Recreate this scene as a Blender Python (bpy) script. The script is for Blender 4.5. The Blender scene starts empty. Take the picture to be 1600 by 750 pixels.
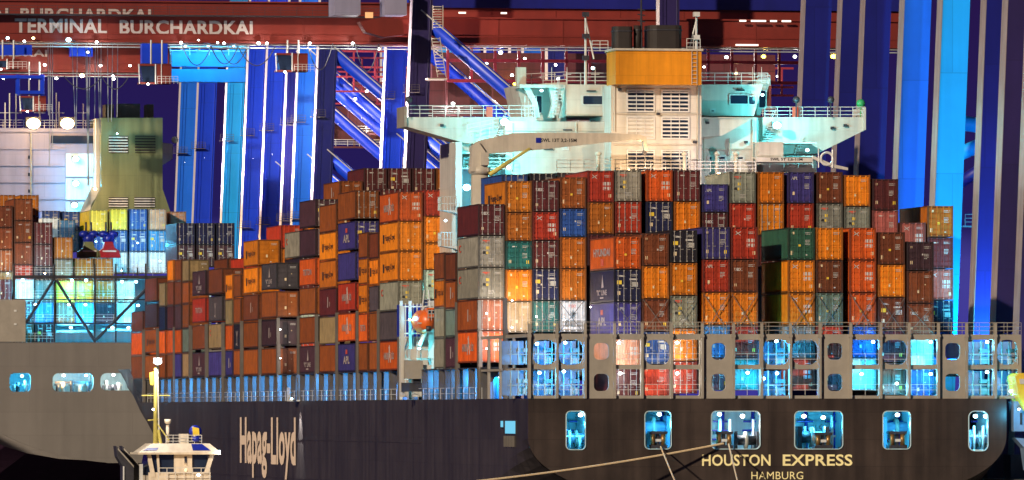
import bpy, math, random
from mathutils import Vector, Matrix
from mathutils.geometry import tessellate_polygon
random.seed(7)
R = math.radians
SC = bpy.context.scene
COL = SC.collection
# ------------------------------------------------------------------ camera, sky, sun, exposure
FPX = 12500.0; CZ = 12.0; HY = 644.0          # focal length in photo pixels, eye height, horizon row
cam_d = bpy.data.cameras.new('camera'); cam = bpy.data.objects.new('camera', cam_d); COL.objects.link(cam)
cam.location = (0, 0, CZ); cam.rotation_euler = (R(90), 0, 0)
cam_d.sensor_width = 36; cam_d.lens = FPX/1600*36; cam_d.shift_y = (HY-375)/1600
cam_d.clip_start = 1; cam_d.clip_end = 20000
SC.camera = cam
W = bpy.data.worlds.new('World'); SC.world = W; W.use_nodes = True
nt = W.node_tree; bg = nt.nodes['Background']
tc = nt.nodes.new('ShaderNodeTexCoord'); sp = nt.nodes.new('ShaderNodeSeparateXYZ'); rp = nt.nodes.new('ShaderNodeValToRGB')
nt.links.new(tc.outputs['Generated'], sp.inputs[0]); wnz = nt.nodes.new('ShaderNodeTexNoise'); wnz.inputs['Scale'].default_value = 28; wnz.inputs['Detail'].default_value = 4; nt.links.new(tc.outputs['Generated'], wnz.inputs['Vector'])
wma = nt.nodes.new('ShaderNodeMath'); wma.operation = 'MULTIPLY_ADD'; wma.inputs[1].default_value = -.020; nt.links.new(wnz.outputs['Fac'], wma.inputs[0])
wmb = nt.nodes.new('ShaderNodeMath'); wmb.operation = 'ADD'; wmb.inputs[1].default_value = .010; nt.links.new(sp.outputs['Z'], wmb.inputs[0]); nt.links.new(wmb.outputs[0], wma.inputs[2]); nt.links.new(wma.outputs[0], rp.inputs[0]); nt.links.new(rp.outputs[0], bg.inputs[0])
e = rp.color_ramp.elements
e[0].position = 0.0; e[0].color = (0.035, 0.030, 0.24, 1)
e[1].position = 1.0; e[1].color = (0.020, 0.018, 0.035, 1)
x = e.new(0.019); x.color = (0.048, 0.040, 0.25, 1)
x = e.new(0.0225); x.color = (0.014, 0.010, 0.085, 1)
x = e.new(0.055); x.color = (0.016, 0.006, 0.050, 1)
x = e.new(0.20); x.color = (0.03, 0.025, 0.05, 1)
bg.inputs[1].default_value = 1.0
SUN_DIR = Vector((-0.50, -0.78, 0.33)).normalized()   # towards the quay floodlights behind the camera
sd = bpy.data.lights.new('quay_floodlight', 'SUN'); so = bpy.data.objects.new('quay_floodlight', sd); COL.objects.link(so)
so.rotation_euler = SUN_DIR.to_track_quat('Z', 'Y').to_euler(); sd.energy = 3.3; sd.angle = R(1.5); sd.color = (1.0, 0.82, 0.62)
SC.view_settings.view_transform = 'Standard'; SC.view_settings.look = 'None'
SC.view_settings.exposure = 0.30; SC.view_settings.gamma = 1.0
SC.render.engine = 'CYCLES'
SC.cycles.use_denoising = True
SC.cycles.max_bounces = 5; SC.cycles.diffuse_bounces = 3; SC.cycles.glossy_bounces = 2
SC.cycles.sample_clamp_indirect = 4.0
SC.cycles.caustics_reflective = False; SC.cycles.caustics_refractive = False

# ------------------------------------------------------------------ harbour frame: u across the ship, v forward, z up
TH = R(9.34); cT, sT = math.cos(TH), math.sin(TH); D0 = 702.0; X0 = 1.40
def S(u, v, z): return Vector((X0+u*cT-v*sT, D0+u*sT+v*cT, z))
def YD(u, v): return D0+u*sT+v*cT
def U(px, v):
    t = (px-800)/FPX; return (t*(D0+v*cT)-X0+v*sT)/(cT-t*sT)
def V(px, u):
    t = (px-800)/FPX; return (X0+u*cT-t*(D0+u*sT))/(sT+t*cT)
def Z(py, u, v): return CZ+(HY-py)*YD(u, v)/FPX

# ------------------------------------------------------------------ materials
def newmat(name):
    m = bpy.data.materials.new(name); m.use_nodes = True
    return m, m.node_tree, m.node_tree.nodes['Principled BSDF']
def pmat(name, rgb, rough=.55, var=.25, scale=.6, streak=.25, rust=0.0, metal=0.0, bump=.0, objcol=False, dark=1.0, sscale=1.1, plates=None, rustcol=(.16, .05, .02)):
    m, t, b = newmat(name); N = t.nodes.new; L = t.links.new
    b.inputs['Roughness'].default_value = rough; b.inputs['Metallic'].default_value = metal
    co = N('ShaderNodeTexCoord'); oi = N('ShaderNodeObjectInfo')
    ad = N('ShaderNodeVectorMath'); ad.operation = 'ADD'
    cb = N('ShaderNodeCombineXYZ'); ml = N('ShaderNodeMath'); ml.operation = 'MULTIPLY'; ml.inputs[1].default_value = 53.0
    L(oi.outputs['Random'], ml.inputs[0]); L(ml.outputs[0], cb.inputs[0]); L(ml.outputs[0], cb.inputs[1])
    L(co.outputs['Object'], ad.inputs[0]); L(cb.outputs[0], ad.inputs[1])
    n1 = N('ShaderNodeTexNoise'); n1.inputs['Scale'].default_value = scale; n1.inputs['Detail'].default_value = 6; n1.inputs['Roughness'].default_value = .65
    L(ad.outputs[0], n1.inputs['Vector'])
    mp = N('ShaderNodeMapping'); mp.inputs['Scale'].default_value = (2.2, 2.2, .12)
    n2 = N('ShaderNodeTexNoise'); n2.inputs['Scale'].default_value = sscale; n2.inputs['Detail'].default_value = 5
    L(ad.outputs[0], mp.inputs[0]); L(mp.outputs[0], n2.inputs['Vector'])
    r1 = N('ShaderNodeMapRange'); r1.inputs[1].default_value = .3; r1.inputs[2].default_value = .7
    r1.inputs[3].default_value = 1-var; r1.inputs[4].default_value = 1+var*.7; L(n1.outputs['Fac'], r1.inputs[0])
    r2 = N('ShaderNodeMapRange'); r2.inputs[1].default_value = .35; r2.inputs[2].default_value = .65
    r2.inputs[3].default_value = 1-streak; r2.inputs[4].default_value = 1+streak*.4; L(n2.outputs['Fac'], r2.inputs[0])
    mm = N('ShaderNodeMath'); mm.operation = 'MULTIPLY'; L(r1.outputs[0], mm.inputs[0]); L(r2.outputs[0], mm.inputs[1])
    vm = N('ShaderNodeVectorMath'); vm.operation = 'SCALE'; L(mm.outputs[0], vm.inputs['Scale'])
    if objcol and dark < 1:
        dk = N('ShaderNodeVectorMath'); dk.operation = 'SCALE'; dk.inputs['Scale'].default_value = dark; L(oi.outputs['Color'], dk.inputs[0]); L(dk.outputs[0], vm.inputs[0])
    elif objcol: L(oi.outputs['Color'], vm.inputs[0])
    else: vm.inputs[0].default_value = rgb
    out = vm.outputs[0]
    if rust > 0:
        n3 = N('ShaderNodeTexNoise'); n3.inputs['Scale'].default_value = 1.7; n3.inputs['Detail'].default_value = 8; n3.inputs['Roughness'].default_value = .75
        mp3 = N('ShaderNodeMapping'); mp3.inputs['Scale'].default_value = (1, 1, .5); L(ad.outputs[0], mp3.inputs[0]); L(mp3.outputs[0], n3.inputs['Vector'])
        r3 = N('ShaderNodeMapRange'); r3.inputs[1].default_value = .70-rust*.25; r3.inputs[2].default_value = .78-rust*.12; L(n3.outputs['Fac'], r3.inputs[0])
        mx = N('ShaderNodeMix'); mx.data_type = 'RGBA'; L(r3.outputs[0], mx.inputs[0]); L(out, mx.inputs[6]); mx.inputs[7].default_value = (*rustcol, 1)
        out = mx.outputs[2]
    if plates:
        sx = N('ShaderNodeSeparateXYZ'); L(co.outputs['Object'], sx.inputs[0]); a1 = N('ShaderNodeMath'); a1.operation = 'ADD'
        L(sx.outputs[0], a1.inputs[0]); L(sx.outputs[1], a1.inputs[1]); c1_ = N('ShaderNodeCombineXYZ'); L(a1.outputs[0], c1_.inputs[0]); L(sx.outputs[2], c1_.inputs[1])
        bk = N('ShaderNodeTexBrick'); L(c1_.outputs[0], bk.inputs['Vector']); bk.inputs['Scale'].default_value = 1.0
        bk.inputs['Brick Width'].default_value = plates[0]; bk.inputs['Row Height'].default_value = plates[1]; bk.inputs['Mortar Size'].default_value = plates[3]; bk.inputs['Mortar Smooth'].default_value = .6
        k_ = plates[2]; bk.inputs['Color1'].default_value = (1, 1, 1, 1); bk.inputs['Color2'].default_value = (1-k_, 1-k_, 1-k_, 1); bk.inputs['Mortar'].default_value = (1-2.2*k_,)*3+(1,)
        m2_ = N('ShaderNodeMix'); m2_.data_type = 'RGBA'; m2_.blend_type = 'MULTIPLY'; m2_.inputs[0].default_value = 1.0; L(out, m2_.inputs[6]); L(bk.outputs['Color'], m2_.inputs[7]); out = m2_.outputs[2]
    L(out, b.inputs['Base Color'])
    if bump:
        bp = N('ShaderNodeBump'); bp.inputs['Strength'].default_value = bump; bp.inputs['Distance'].default_value = .06
        L(n1.outputs['Fac'], bp.inputs['Height']); L(bp.outputs[0], b.inputs['Normal'])
    return m
def emat(name, rgb, s):
    m, t, b = newmat(name); b.inputs['Base Color'].default_value = (.1, .1, .1, 1)
    b.inputs['Emission Color'].default_value = (*rgb, 1); b.inputs['Emission Strength'].default_value = s
    return m
PAINT = pmat('container_paint', (1, 1, 1), .5, .34, .9, .20, .34, objcol=True, bump=.25)
PAINTD = pmat('container_frame_gap_shade', (1, 1, 1), .6, .35, 1.2, .25, .4, objcol=True, dark=.36)  # frame paint darkened to draw the shade in gaps between boxes
GEAR = pmat('gear_paint', (1, 1, 1), .4, .15, 2, .1, objcol=True)
M = dict(
 white=pmat('white_mark', (.52, .50, .46), .6, .12, 3, .1), yellow=pmat('yellow_mark', (.75, .52, .04), .6, .1, 3, .1),
 black=pmat('black_mark', (.02, .02, .02), .6, .1, 3, .1), redmark=pmat('red_mark', (.6, .08, .04), .6, .1, 3, .1),
 hull=pmat('hull_paint_dark', (.043, .036, .036), .5, .34, .16, .36, .16, bump=.25, sscale=.35, plates=(9, 2.4, .13, .05), rustcol=(.11, .05, .03)),
 transom=pmat('hull_paint_warm_lit', (.052, .038, .031), .38, .34, .2, .36, .18, bump=.2, sscale=.4, plates=(7, 2.4, .12, .05), rustcol=(.12, .05, .03)),  # same paint as the hull, the stern's warmer light put in its colour
 gstern=pmat('hull_paint_grey', (.190, .175, .160), .45, .10, .10, .10, .02, bump=.15, sscale=.3, plates=(9, 3, .06, .06)),
 boot=pmat('lower_hull_shade', (.085, .030, .075), .6, .3, .1, .2),  # dark colour stands in for the shadow under the counter
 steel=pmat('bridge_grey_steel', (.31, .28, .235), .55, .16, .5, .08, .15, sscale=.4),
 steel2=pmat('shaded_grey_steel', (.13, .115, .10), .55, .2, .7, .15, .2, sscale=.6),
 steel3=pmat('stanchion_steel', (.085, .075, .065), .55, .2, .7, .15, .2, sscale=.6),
 darksteel=pmat('dark_steel', (.035, .035, .045), .5, .25, 1, .2, .1),
 deck=pmat('deck_paint', (.10, .09, .085), .7, .3, .5, .1, .2),
 coaming=pmat('coaming_blue_lit', (.16, .24, .36), .6, .25, .7, .2, .1),  # grey paint tinted with the blue of the lamps
 ivory=pmat('ivory_paint', (.57, .54, .48), .45, .12, .4, .16, .10, sscale=.6, plates=(6, 2.8, .05, .05), bump=.15, rustcol=(.42, .26, .14)),
 ivory2=pmat('crane_cream_paint', (.50, .45, .37), .5, .14, .5, .12, .12, rustcol=(.36, .16, .06)),
 funnel=pmat('funnel_orange', (.72, .27, .012), .4, .12, .4, .2, .08, sscale=.6, plates=(5, 2.1, .07, .05)),
 soot=pmat('soot_black', (.022, .016, .014), .7, .3, 1, .2),
 glass=pmat('dark_window_glass', (.015, .025, .05), .12, .1, 1, .0),
 rail=pmat('railing_paint', (.62, .62, .60), .5, .1, 1, .1),
 olive=pmat('olive_casing_paint', (.155, .175, .080), .5, .14, .2, .18, .05, sscale=.6, plates=(7, 2.8, .06, .06)),
 gwhite=pmat('pale_lilac_paint', (.27, .26, .37), .5, .10, .12, .12, .03, sscale=.4, plates=(8, 3, .07, .07)),
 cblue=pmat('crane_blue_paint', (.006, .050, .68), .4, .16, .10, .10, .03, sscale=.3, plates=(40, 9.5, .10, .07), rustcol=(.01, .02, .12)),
 cnavy=pmat('crane_blue_shaded', (.008, .011, .17), .4, .2, .12, .1, sscale=.3, plates=(40, 9.5, .12, .07)),  # crane blue darkened for legs that the lamps miss
 cdark=pmat('crane_blue_deep_shade', (.022, .013, .085), .45, .2, .12, .1, sscale=.3, plates=(40, 9.5, .12, .07)),  # crane blue again, its deep shade painted in
 clight=pmat('crane_blue_bright_lit', (.010, .36, .88), .4, .12, .12, .08, sscale=.3, plates=(40, 9.5, .10, .07)), cmid=pmat('crane_blue_lit', (.010, .15, .80), .4, .14, .12, .1, sscale=.3, plates=(40, 9.5, .10, .07)),  # both are crane blue, brightened as if lamps reached it
 cedge=pmat('crane_lit_face_bright', (.80, .74, .76), .45, .1, .5, .1),  # pale colour shows strong light on a blue leg face
 cstrip=pmat('crane_lit_face_dull', (.34, .28, .28), .45, .18, .5, .2, .12),  # duller version of that painted lit face, for the nearer cranes
 cred=pmat('crane_red_paint', (.165, .016, .009), .5, .2, .15, .1, .03, sscale=.4),
 cred2=pmat('crane_red_frame', (.30, .03, .05), .5, .2, .5, .2),
 sign=pmat('sign_lettering', (.42, .35, .33), .6, .1, 1, .1),
 gold=pmat('gold_lettering', (.95, .84, .42), .5, .05, 1, .05), peach=pmat('hull_lettering', (.84, .66, .52), .6, .08, 1, .1),
 rope=pmat('rope', (.78, .60, .36), .8, .2, 8, 0), ropecyan=pmat('steel_rope', (.35, .38, .40), .4, .1, 3, 0),
 orange=pmat('lifeboat_orange', (.70, .13, .02), .35, .1, 1, .1), tugw=pmat('tug_white', (.68, .60, .48), .45, .08, 1, .15, .05),
 tugyel=pmat('tug_mast_yellow', (.55, .48, .12), .5, .15, 2, .1), bronze=pmat('roller_bronze', (.30, .17, .06), .35, .3, 4, .1, metal=.6),
 concrete=pmat('quay_concrete', (.20, .18, .16), .85, .3, .2, 0, bump=.3),
 mint=pmat('mooring_room_paint', (.48, .66, .70), .5, .12, .6, .15, .04),
 machblue=pmat('machine_blue', (.008, .02, .30), .35, .2, 2, .1), machred=pmat('machine_red', (.34, .02, .03), .35, .2, 2, .1),
 green=pmat('signal_green', (.03, .35, .12), .5, .1, 2, 0),
)
E = dict(cyan=emat('lamp_cyan', (.55, .9, 1), 14), white=emat('lamp_white', (1, .97, .92), 16), warm=emat('lamp_warm', (1, .62, .25), 22),
         yel=emat('lamp_yellow', (1, .62, .04), 16), red=emat('lamp_red', (1, .05, .03), 8))
wm, wt, wb = newmat('harbour_water'); wb.inputs['Base Color'].default_value = (.008, .008, .02, 1); wb.inputs['Roughness'].default_value = .12
wn = wt.nodes.new('ShaderNodeTexNoise'); wn.inputs['Scale'].default_value = .5; wn.inputs['Detail'].default_value = 4
wc = wt.nodes.new('ShaderNodeTexCoord'); wbp = wt.nodes.new('ShaderNodeBump'); wbp.inputs['Strength'].default_value = .5
wt.links.new(wc.outputs['Object'], wn.inputs['Vector']); wt.links.new(wn.outputs[0], wbp.inputs['Height']); wt.links.new(wbp.outputs[0], wb.inputs['Normal'])

# ------------------------------------------------------------------ mesh helpers (all shapes are given in harbour coordinates u,v,z)
class MB:
    def __init__(s): s.v = []; s.f = []; s.m = []; s.mi = 0; s.sm = []
    def add(s, vs, fs, smooth=False):
        n = len(s.v); s.v += [tuple(a) for a in vs]
        for f in fs: s.f.append([i+n for i in f]); s.m.append(s.mi); s.sm.append(smooth)
        return s
    def box(s, a, b, c, d, e, f):
        if a > b: a, b = b, a
        if c > d: c, d = d, c
        if e > f: e, f = f, e
        return s.add([(a, c, e), (b, c, e), (b, d, e), (a, d, e), (a, c, f), (b, c, f), (b, d, f), (a, d, f)],
              [(0, 3, 2, 1), (4, 5, 6, 7), (0, 1, 5, 4), (1, 2, 6, 5), (2, 3, 7, 6), (3, 0, 4, 7)])
    def pbox(s, x0, x1, y0, y1, v, d):            # aft face spans photo columns x0..x1, rows y0..y1 at distance v
        u0, u1 = U(x0, v), U(x1, v); um = (u0+u1)/2
        return s.box(u0, u1, v, v+d, Z(y1, um, v), Z(y0, um, v))
    def prism(s, pts, v0, v1):                    # pts (u,z) polygon swept along v
        n = len(pts); ar = sum(pts[i][0]*pts[(i+1) % n][1]-pts[(i+1) % n][0]*pts[i][1] for i in range(n))
        if ar < 0: pts = pts[::-1]
        vs = [(p[0], v0, p[1]) for p in pts]+[(p[0], v1, p[1]) for p in pts]
        fs = [tuple(range(n)), tuple(range(2*n-1, n-1, -1))]+[(i+n, (i+1) % n+n, (i+1) % n, i)[::1] for i in range(n)]
        return s.add(vs, fs)
    def pprism(s, pp, v0, v1):
        return s.prism([(U(x, v0), Z(y, U(x, v0), v0)) for x, y in pp], v0, v1)
    def plan(s, pts, z0, z1):                     # pts (u,v) polygon swept upward
        n = len(pts); ar = sum(pts[i][0]*pts[(i+1) % n][1]-pts[(i+1) % n][0]*pts[i][1] for i in range(n))
        if ar < 0: pts = pts[::-1]
        vs = [(p[0], p[1], z0) for p in pts]+[(p[0], p[1], z1) for p in pts]
        return s.add(vs, [tuple(range(n-1, -1, -1)), tuple(range(n, 2*n))]+[(i, (i+1) % n, (i+1) % n+n, i+n) for i in range(n)])
    def tube(s, p, q, r, n=6, r2=None):
        p, q = Vector(p), Vector(q); d = (q-p)
        if d.length < 1e-6: return s
        d.normalize(); a = d.cross(Vector((0, 0, 1)) if abs(d.z) < .9 else Vector((1, 0, 0))).normalized(); b = d.cross(a)
        r2 = r if r2 is None else r2; vs = []
        for c, rr in ((p, r), (q, r2)):
            for i in range(n):
                t = 2*math.pi*(i+.5)/n; vs.append(c+a*math.cos(t)*rr+b*math.sin(t)*rr)
        return s.add(vs, [tuple(range(n)), tuple(range(2*n-1, n-1, -1))]+[(i+n, (i+1) % n+n, (i+1) % n, i) for i in range(n)], n > 7)
    def ball(s, c, r, sx=1, sy=1, sz=1, n=10, k=6):
        vs = []; fs = []
        for j in range(k+1):
            ph = math.pi*j/k
            for i in range(n):
                t = 2*math.pi*i/n; vs.append((c[0]+r*sx*math.sin(ph)*math.cos(t), c[1]+r*sy*math.sin(ph)*math.sin(t), c[2]+r*sz*math.cos(ph)))
        for j in range(k):
            for i in range(n): fs.append((j*n+i, (j+1)*n+i, (j+1)*n+(i+1) % n, j*n+(i+1) % n))
        return s.add(vs, fs, True)
    def rail(s, pts, h=1.05, step=1.6, r=.035, mids=2):     # railing along a path of (u,v,z)
        for p, q in zip(pts[:-1], pts[1:]):
            p, q = Vector(p), Vector(q); L = (q-p).length; n = max(1, round(L/step))
            for k in range(mids+1):
                o = Vector((0, 0, h*(k+1)/(mids+1))); s.tube(p+o, q+o, r, 4)
            for i in range(n+1):
                c = p.lerp(q, i/n); s.tube(c, c+Vector((0, 0, h)), r, 4)
        return s
    def mesh(s, name, mats, o=(0, 0, 0)):
        me = bpy.data.meshes.new(name)
        me.from_pydata([(a-o[0], b-o[1], c-o[2]) for a, b, c in s.v], [], s.f)
        for m in (mats if isinstance(mats, (list, tuple)) else [mats]): me.materials.append(m)
        me.polygons.foreach_set('material_index', s.m); me.polygons.foreach_set('use_smooth', s.sm)
        me.update(); return me
    def build(s, name, mats, parent=None, o=None):
        if o is None: o = tuple(ORG.get(parent.name, (0, 0, 0))) if parent else (0, 0, 0)
        ob = bpy.data.objects.new(name, s.mesh(name, mats, o)); COL.objects.link(ob)
        if parent: ob.parent = parent; ORG[ob.name] = o
        else: ob.location = S(*o); ob.rotation_euler = (0, 0, TH); ORG[ob.name] = o
        return ob
ORG = {}
def tag(o, label, cat=None, group=None, kind=None):
    if label: o['label'] = label
    if cat: o['category'] = cat
    if group: o['group'] = group
    if kind: o['kind'] = kind
    return o
def thing(name, o, label, cat, group=None):
    ob = bpy.data.objects.new(name, None); COL.objects.link(ob); ob.location = S(*o); ob.rotation_euler = (0, 0, TH); ob.empty_display_size = .5
    ORG[ob.name] = tuple(o); return tag(ob, label, cat, group)
def link_mesh(name, me, parent, color=None):
    ob = bpy.data.objects.new(name, me); COL.objects.link(ob); ob.parent = parent
    ORG[ob.name] = ORG.get(parent.name, (0, 0, 0))
    if color: ob.color = color
    return ob
_tc = {}
def text_geo(s, bold=.0):
    if (s, bold) in _tc: return _tc[(s, bold)]
    cu = bpy.data.curves.new('t', 'FONT'); cu.body = s; cu.offset = bold; cu.resolution_u = 3; cu.fill_mode = 'FRONT'
    cu.space_character = 1.04
    ob = bpy.data.objects.new('t', cu); COL.objects.link(ob); dg = bpy.context.evaluated_depsgraph_get(); dg.update()
    me = ob.evaluated_get(dg).to_mesh(); vs = [tuple(v.co) for v in me.vertices]; fs = [tuple(p.vertices) for p in me.polygons]
    ob.evaluated_get(dg).to_mesh_clear(); bpy.data.objects.remove(ob); bpy.data.curves.remove(cu)
    xs = [v[0] for v in vs]; ys = [v[1] for v in vs]
    _tc[(s, bold)] = (vs, fs, min(xs), max(xs), min(ys), max(ys)); return _tc[(s, bold)]
def text_add(mb, s, facing, a0, a1, b, z0, z1, bold=.01):
    """letters fitted between a0..a1 (u when facing aft, v when facing port) and z0..z1 on the plane b"""
    vs, fs, x0, x1, y0, y1 = text_geo(s, bold); out = []
    for x, y, _ in vs:
        k = (x-x0)/(x1-x0); a = a0+(a1-a0)*k; z = z0+(z1-z0)*(y-y0)/(y1-y0)
        out.append((a, b, z) if facing == 'aft' else (b, a, z))
    mb.add(out, fs); return mb
def plate(name, outline, holes, v0, th, mat, parent):
    """upright plate facing aft with openings: outline and holes are (u,z) loops"""
    def area(lp): return sum(lp[i][0]*lp[(i+1) % len(lp)][1]-lp[(i+1) % len(lp)][0]*lp[i][1] for i in range(len(lp)))
    loops = [outline if area(outline) > 0 else outline[::-1]]+[h if area(h) < 0 else h[::-1] for h in holes]
    tris = tessellate_polygon([[Vector((p[0], p[1], 0)) for p in lp] for lp in loops])
    P = [p for lp in loops for p in lp]; n = len(P)
    vs = [(p[0], v0, p[1]) for p in P]+[(p[0], v0+th, p[1]) for p in P]; fs = []
    for t in tris:
        (x0, y0), (x1, y1), (x2, y2) = (P[i] for i in t)
        if (x1-x0)*(y2-y0)-(x2-x0)*(y1-y0) < 0: t = t[::-1]
        fs += [tuple(t), tuple(i+n for i in t[::-1])]
    k = 0
    for lp in loops:
        m = len(lp); fs += [(k+i+n, k+(i+1) % m+n, k+(i+1) % m, k+i) for i in range(m)]; k += m
    return MB().add(vs, fs).build(name, mat, parent)
def rrect(a0, a1, b0, b1, r, n=5):
    r = min(r, (a1-a0)/2.05, (b1-b0)/2.05); pts = []
    for cx, cy, s in ((a1-r, b1-r, 0), (a0+r, b1-r, 90), (a0+r, b0+r, 180), (a1-r, b0+r, 270)):
        for i in range(n): t = R(s+90*i/(n-1)); pts.append((cx+r*math.cos(t), cy+r*math.sin(t)))
    return pts
def prr(x0, x1, y0, y1, v, r):
    u0, u1 = U(x0, v), U(x1, v); um = (u0+u1)/2
    return rrect(u0, u1, Z(y1, um, v), Z(y0, um, v), r)
LCOL = dict(cyan=(.07, .60, 1.0), blue=(.015, .36, 1.0), white=(1, .95, .88), warm=(1, .62, .30), yel=(1, .6, .1), red=(1, .1, .05), mint=(.12, .86, .95), pink=(1, .80, .82))
def lamp(parent, u, v, z, col='cyan', power=400, size=.28, lens='cyan', light=True, name='floodlight', off=(0, -.7, -.3), spot=None, rad=.25):
    mb = MB().box(u-size*1.1, u+size*1.1, v, v+size*1.2, z-size*.3, z+size*1.15)
    h = mb.build(name, M['darksteel'], parent)
    MB().ball((u, v-size*.25, z+size*.2), size, 1, .6, .8).build('lens', E[lens], h)
    if light:
        ld = bpy.data.lights.new('lamp_light', 'SPOT' if spot else 'POINT'); ld.energy = power; ld.color = LCOL[col]; ld.shadow_soft_size = rad
        lo = bpy.data.objects.new('lamp_light', ld); COL.objects.link(lo); lo.parent = h; og = ORG[h.name]
        lo.location = (u+off[0]-og[0], v+off[1]-og[1], z+off[2]-og[2])
        if spot:
            ld.spot_size = R(spot[1]); ld.spot_blend = .6
            lo.rotation_euler = (-Vector(spot[0])).normalized().to_track_quat('Z', 'Y').to_euler()
    return h

# ------------------------------------------------------------------ setting: water, quay
mb = MB(); mb.add([(-6000, -1500, 0), (6000, -1500, 0), (6000, 12000, 0), (-6000, 12000, 0)], [(0, 1, 2, 3)])
tag(mb.build('water', wm), None, kind='structure')
mb = MB().box(44.4, 900, -250, 2500, -6, 6.0)
tag(mb.build('quay', M['concrete']), None, kind='structure')

# ------------------------------------------------------------------ hull loft
def se(r, p): r = max(0.0, min(1.0, r)); return (1-(1-r)**p)**(1/p)
def loft(name, mats, parent, uc, B, v0, stations, zbf, zrf, ztf, bow, nz=14, p=2.2, split=None):
    mb = MB(); rows = []
    for s in stations:
        zb, zr, zt = zbf(s), zrf(s), ztf(s); L = []
        for k in range(nz+1):
            t = k/nz; z = zb+(zt-zb)*(t**1.3)
            g = se((z-zb)/(zr-zb), p)
            vs, ve = bow(z); b = B*g
            if s > vs: b *= max(0.012, 1-((s-vs)/(ve-vs))**2.0) if s < ve else .012
            L.append((b, z))
        rows.append((s, L))
    vs = []; n = nz+1
    for s, L in rows:
        for b, z in L: vs.append((uc-b, v0+s, z))
        for b, z in L: vs.append((uc+b, v0+s, z))
    for i in range(len(rows)-1):
        a, c = i*2*n, (i+1)*2*n
        for k in range(nz):
            mb.mi = 1 if (split is not None and vs[a+k+1][2] < split) else 0
            mb.add([vs[a+k], vs[a+k+1], vs[c+k+1], vs[c+k]], [(0, 1, 2, 3)])
            mb.add([vs[a+n+k], vs[a+n+k+1], vs[c+n+k+1], vs[c+n+k]], [(3, 2, 1, 0)])
        mb.mi = 1 if split is not None else 0
        mb.add([vs[a], vs[a+n], vs[c+n], vs[c]], [(0, 3, 2, 1)])
        mb.mi = 0
    a = (len(rows)-1)*2*n
    mb.add([vs[a+k] for k in range(n)]+[vs[a+2*n-1-k] for k in range(n)], [tuple(range(2*n))])
    return mb.build(name, mats, parent)

# ------------------------------------------------------------------ the big container ship
HE = thing('container_ship', (21.5, 0, 0), 'dark hulled container ship seen from astern, with cream bridge house and orange funnel', 'container ship')
ZD = 13.2; ZB = 16.1                          # weather deck, underside of the deck containers
def he_zt(s): return ZD if s < 294 else (17.4 if s > 302 else ZD+(s-294)/8*4.2)
he_bow = lambda z: (264+4.9*(z-7), 316+3.6*(z-7))
st = [.3, 3, 6, 10, 15, 20, 27, 35, 45, 60, 90, 130, 180, 230, 250]+[256+4*i for i in range(25)]
loft('hull', M['hull'], HE, 21.5, 21.5, 0, st, lambda s: 3.4-11*min(1, s/45), lambda s: 10-14*min(1, s/45), he_zt, he_bow)
MB().box(.15, 42.85, 14, 262, ZD-.4, ZD-.05).build('main_deck', M['deck'], HE)
MB().plan([(.6, 262), (42.4, 262), (36, 305), (27, 326), (16, 326), (7, 305)], 16.2, 16.4).build('forecastle_deck', M['deck'], HE)
# faint plate seams, rubbing lines and draught scribes on the port side
for z in (9.1, 5.0):
    MB().box(-.06, .05, 62, 262, z-.05, z+.05).build('plate_seam', M['hull'], HE)
# transom with its mooring openings
n = 22; zz = [3.45+(ZD-3.45)*i/n for i in range(n+1)]
hbT = lambda z: 21.5*se((z-3.4)/6.6, 2.2)
outl = [(21.5+hbT(z), z) for z in zz]+[(21.5-hbT(z), z) for z in reversed(zz)]
TO = [(885, 914, 643, 702, .35), (1008, 1048, 643, 701, .35), (1112, 1187, 643, 701, .4), (1242, 1316, 643, 701, .4), (1380, 1422, 643, 701, .35), (1514, 1543, 643, 704, .5)]
TH_ = [prr(a, b, c, d, 0, r) for a, b, c, d, r in TO]
plate('transom_plate', outl, TH_, 0, .35, M['transom'], HE)
for i, (a, b, c, d, r) in enumerate(TO):      # raised rim round each opening
    u0, u1 = U(a, 0), U(b, 0); um = (u0+u1)/2; z0, z1 = Z(d, um, 0), Z(c, um, 0)
    plate('opening_rim', rrect(u0-.07, u1+.07, z0-.07, z1+.07, r+.07, 6), [rrect(u0, u1, z0, z1, r, 6)], -.12, .12, M['mint'], HE)
# mooring deck room behind the transom
rm = MB(); zf, zc = Z(703, 21, 0), Z(636, 21, 0)
rm.box(1.2, 41.8, .4, 11, zf-.2, zf); rm.box(1.2, 41.8, .4, 11, zc, zc+.2); rm.box(1.2, 41.8, 10.6, 11, zf, zc)
for px in (872, 926, 985, 1070, 1098, 1208, 1225, 1335, 1362, 1440, 1498, 1558): u = U(px, 1); rm.box(u-.08, u+.08, .4, 9, zf, zc)
rm.build('mooring_deck', M['mint'], HE)
def roller(px, py0=672, py1=700, w=15, v=.9):
    u = U(px, v); z0, z1 = Z(py1, u, v), Z(py0, u, v); wd = w/17.8
    f = MB().box(u-wd*.95, u+wd*.95, v-.3, v+.9, z0-.05, z0+.25).box(u-wd*.95, u+wd*.95, v-.25, v+.8, z1-.12, z1+.12).box(u-.16, u+.16, v+.1, v+.5, z0, z1)
    h = f.build('fairlead', M['darksteel'], HE)
    for s in (-1, 1): MB().tube((u+s*wd*.55, v, z0+.25), (u+s*wd*.55, v, z1-.1), wd*.26, 12).build('roller', M['bronze'], h)
    MB().box(u-wd*.3, u+wd*.3, v-.3, v-.22, (z0+z1)/2-.12, (z0+z1)/2+.12).build('roller_bracket', M['rail'], h)
for px in (1028, 1131, 1286, 1402): roller(px, 676 if px != 1286 else 678)
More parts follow.
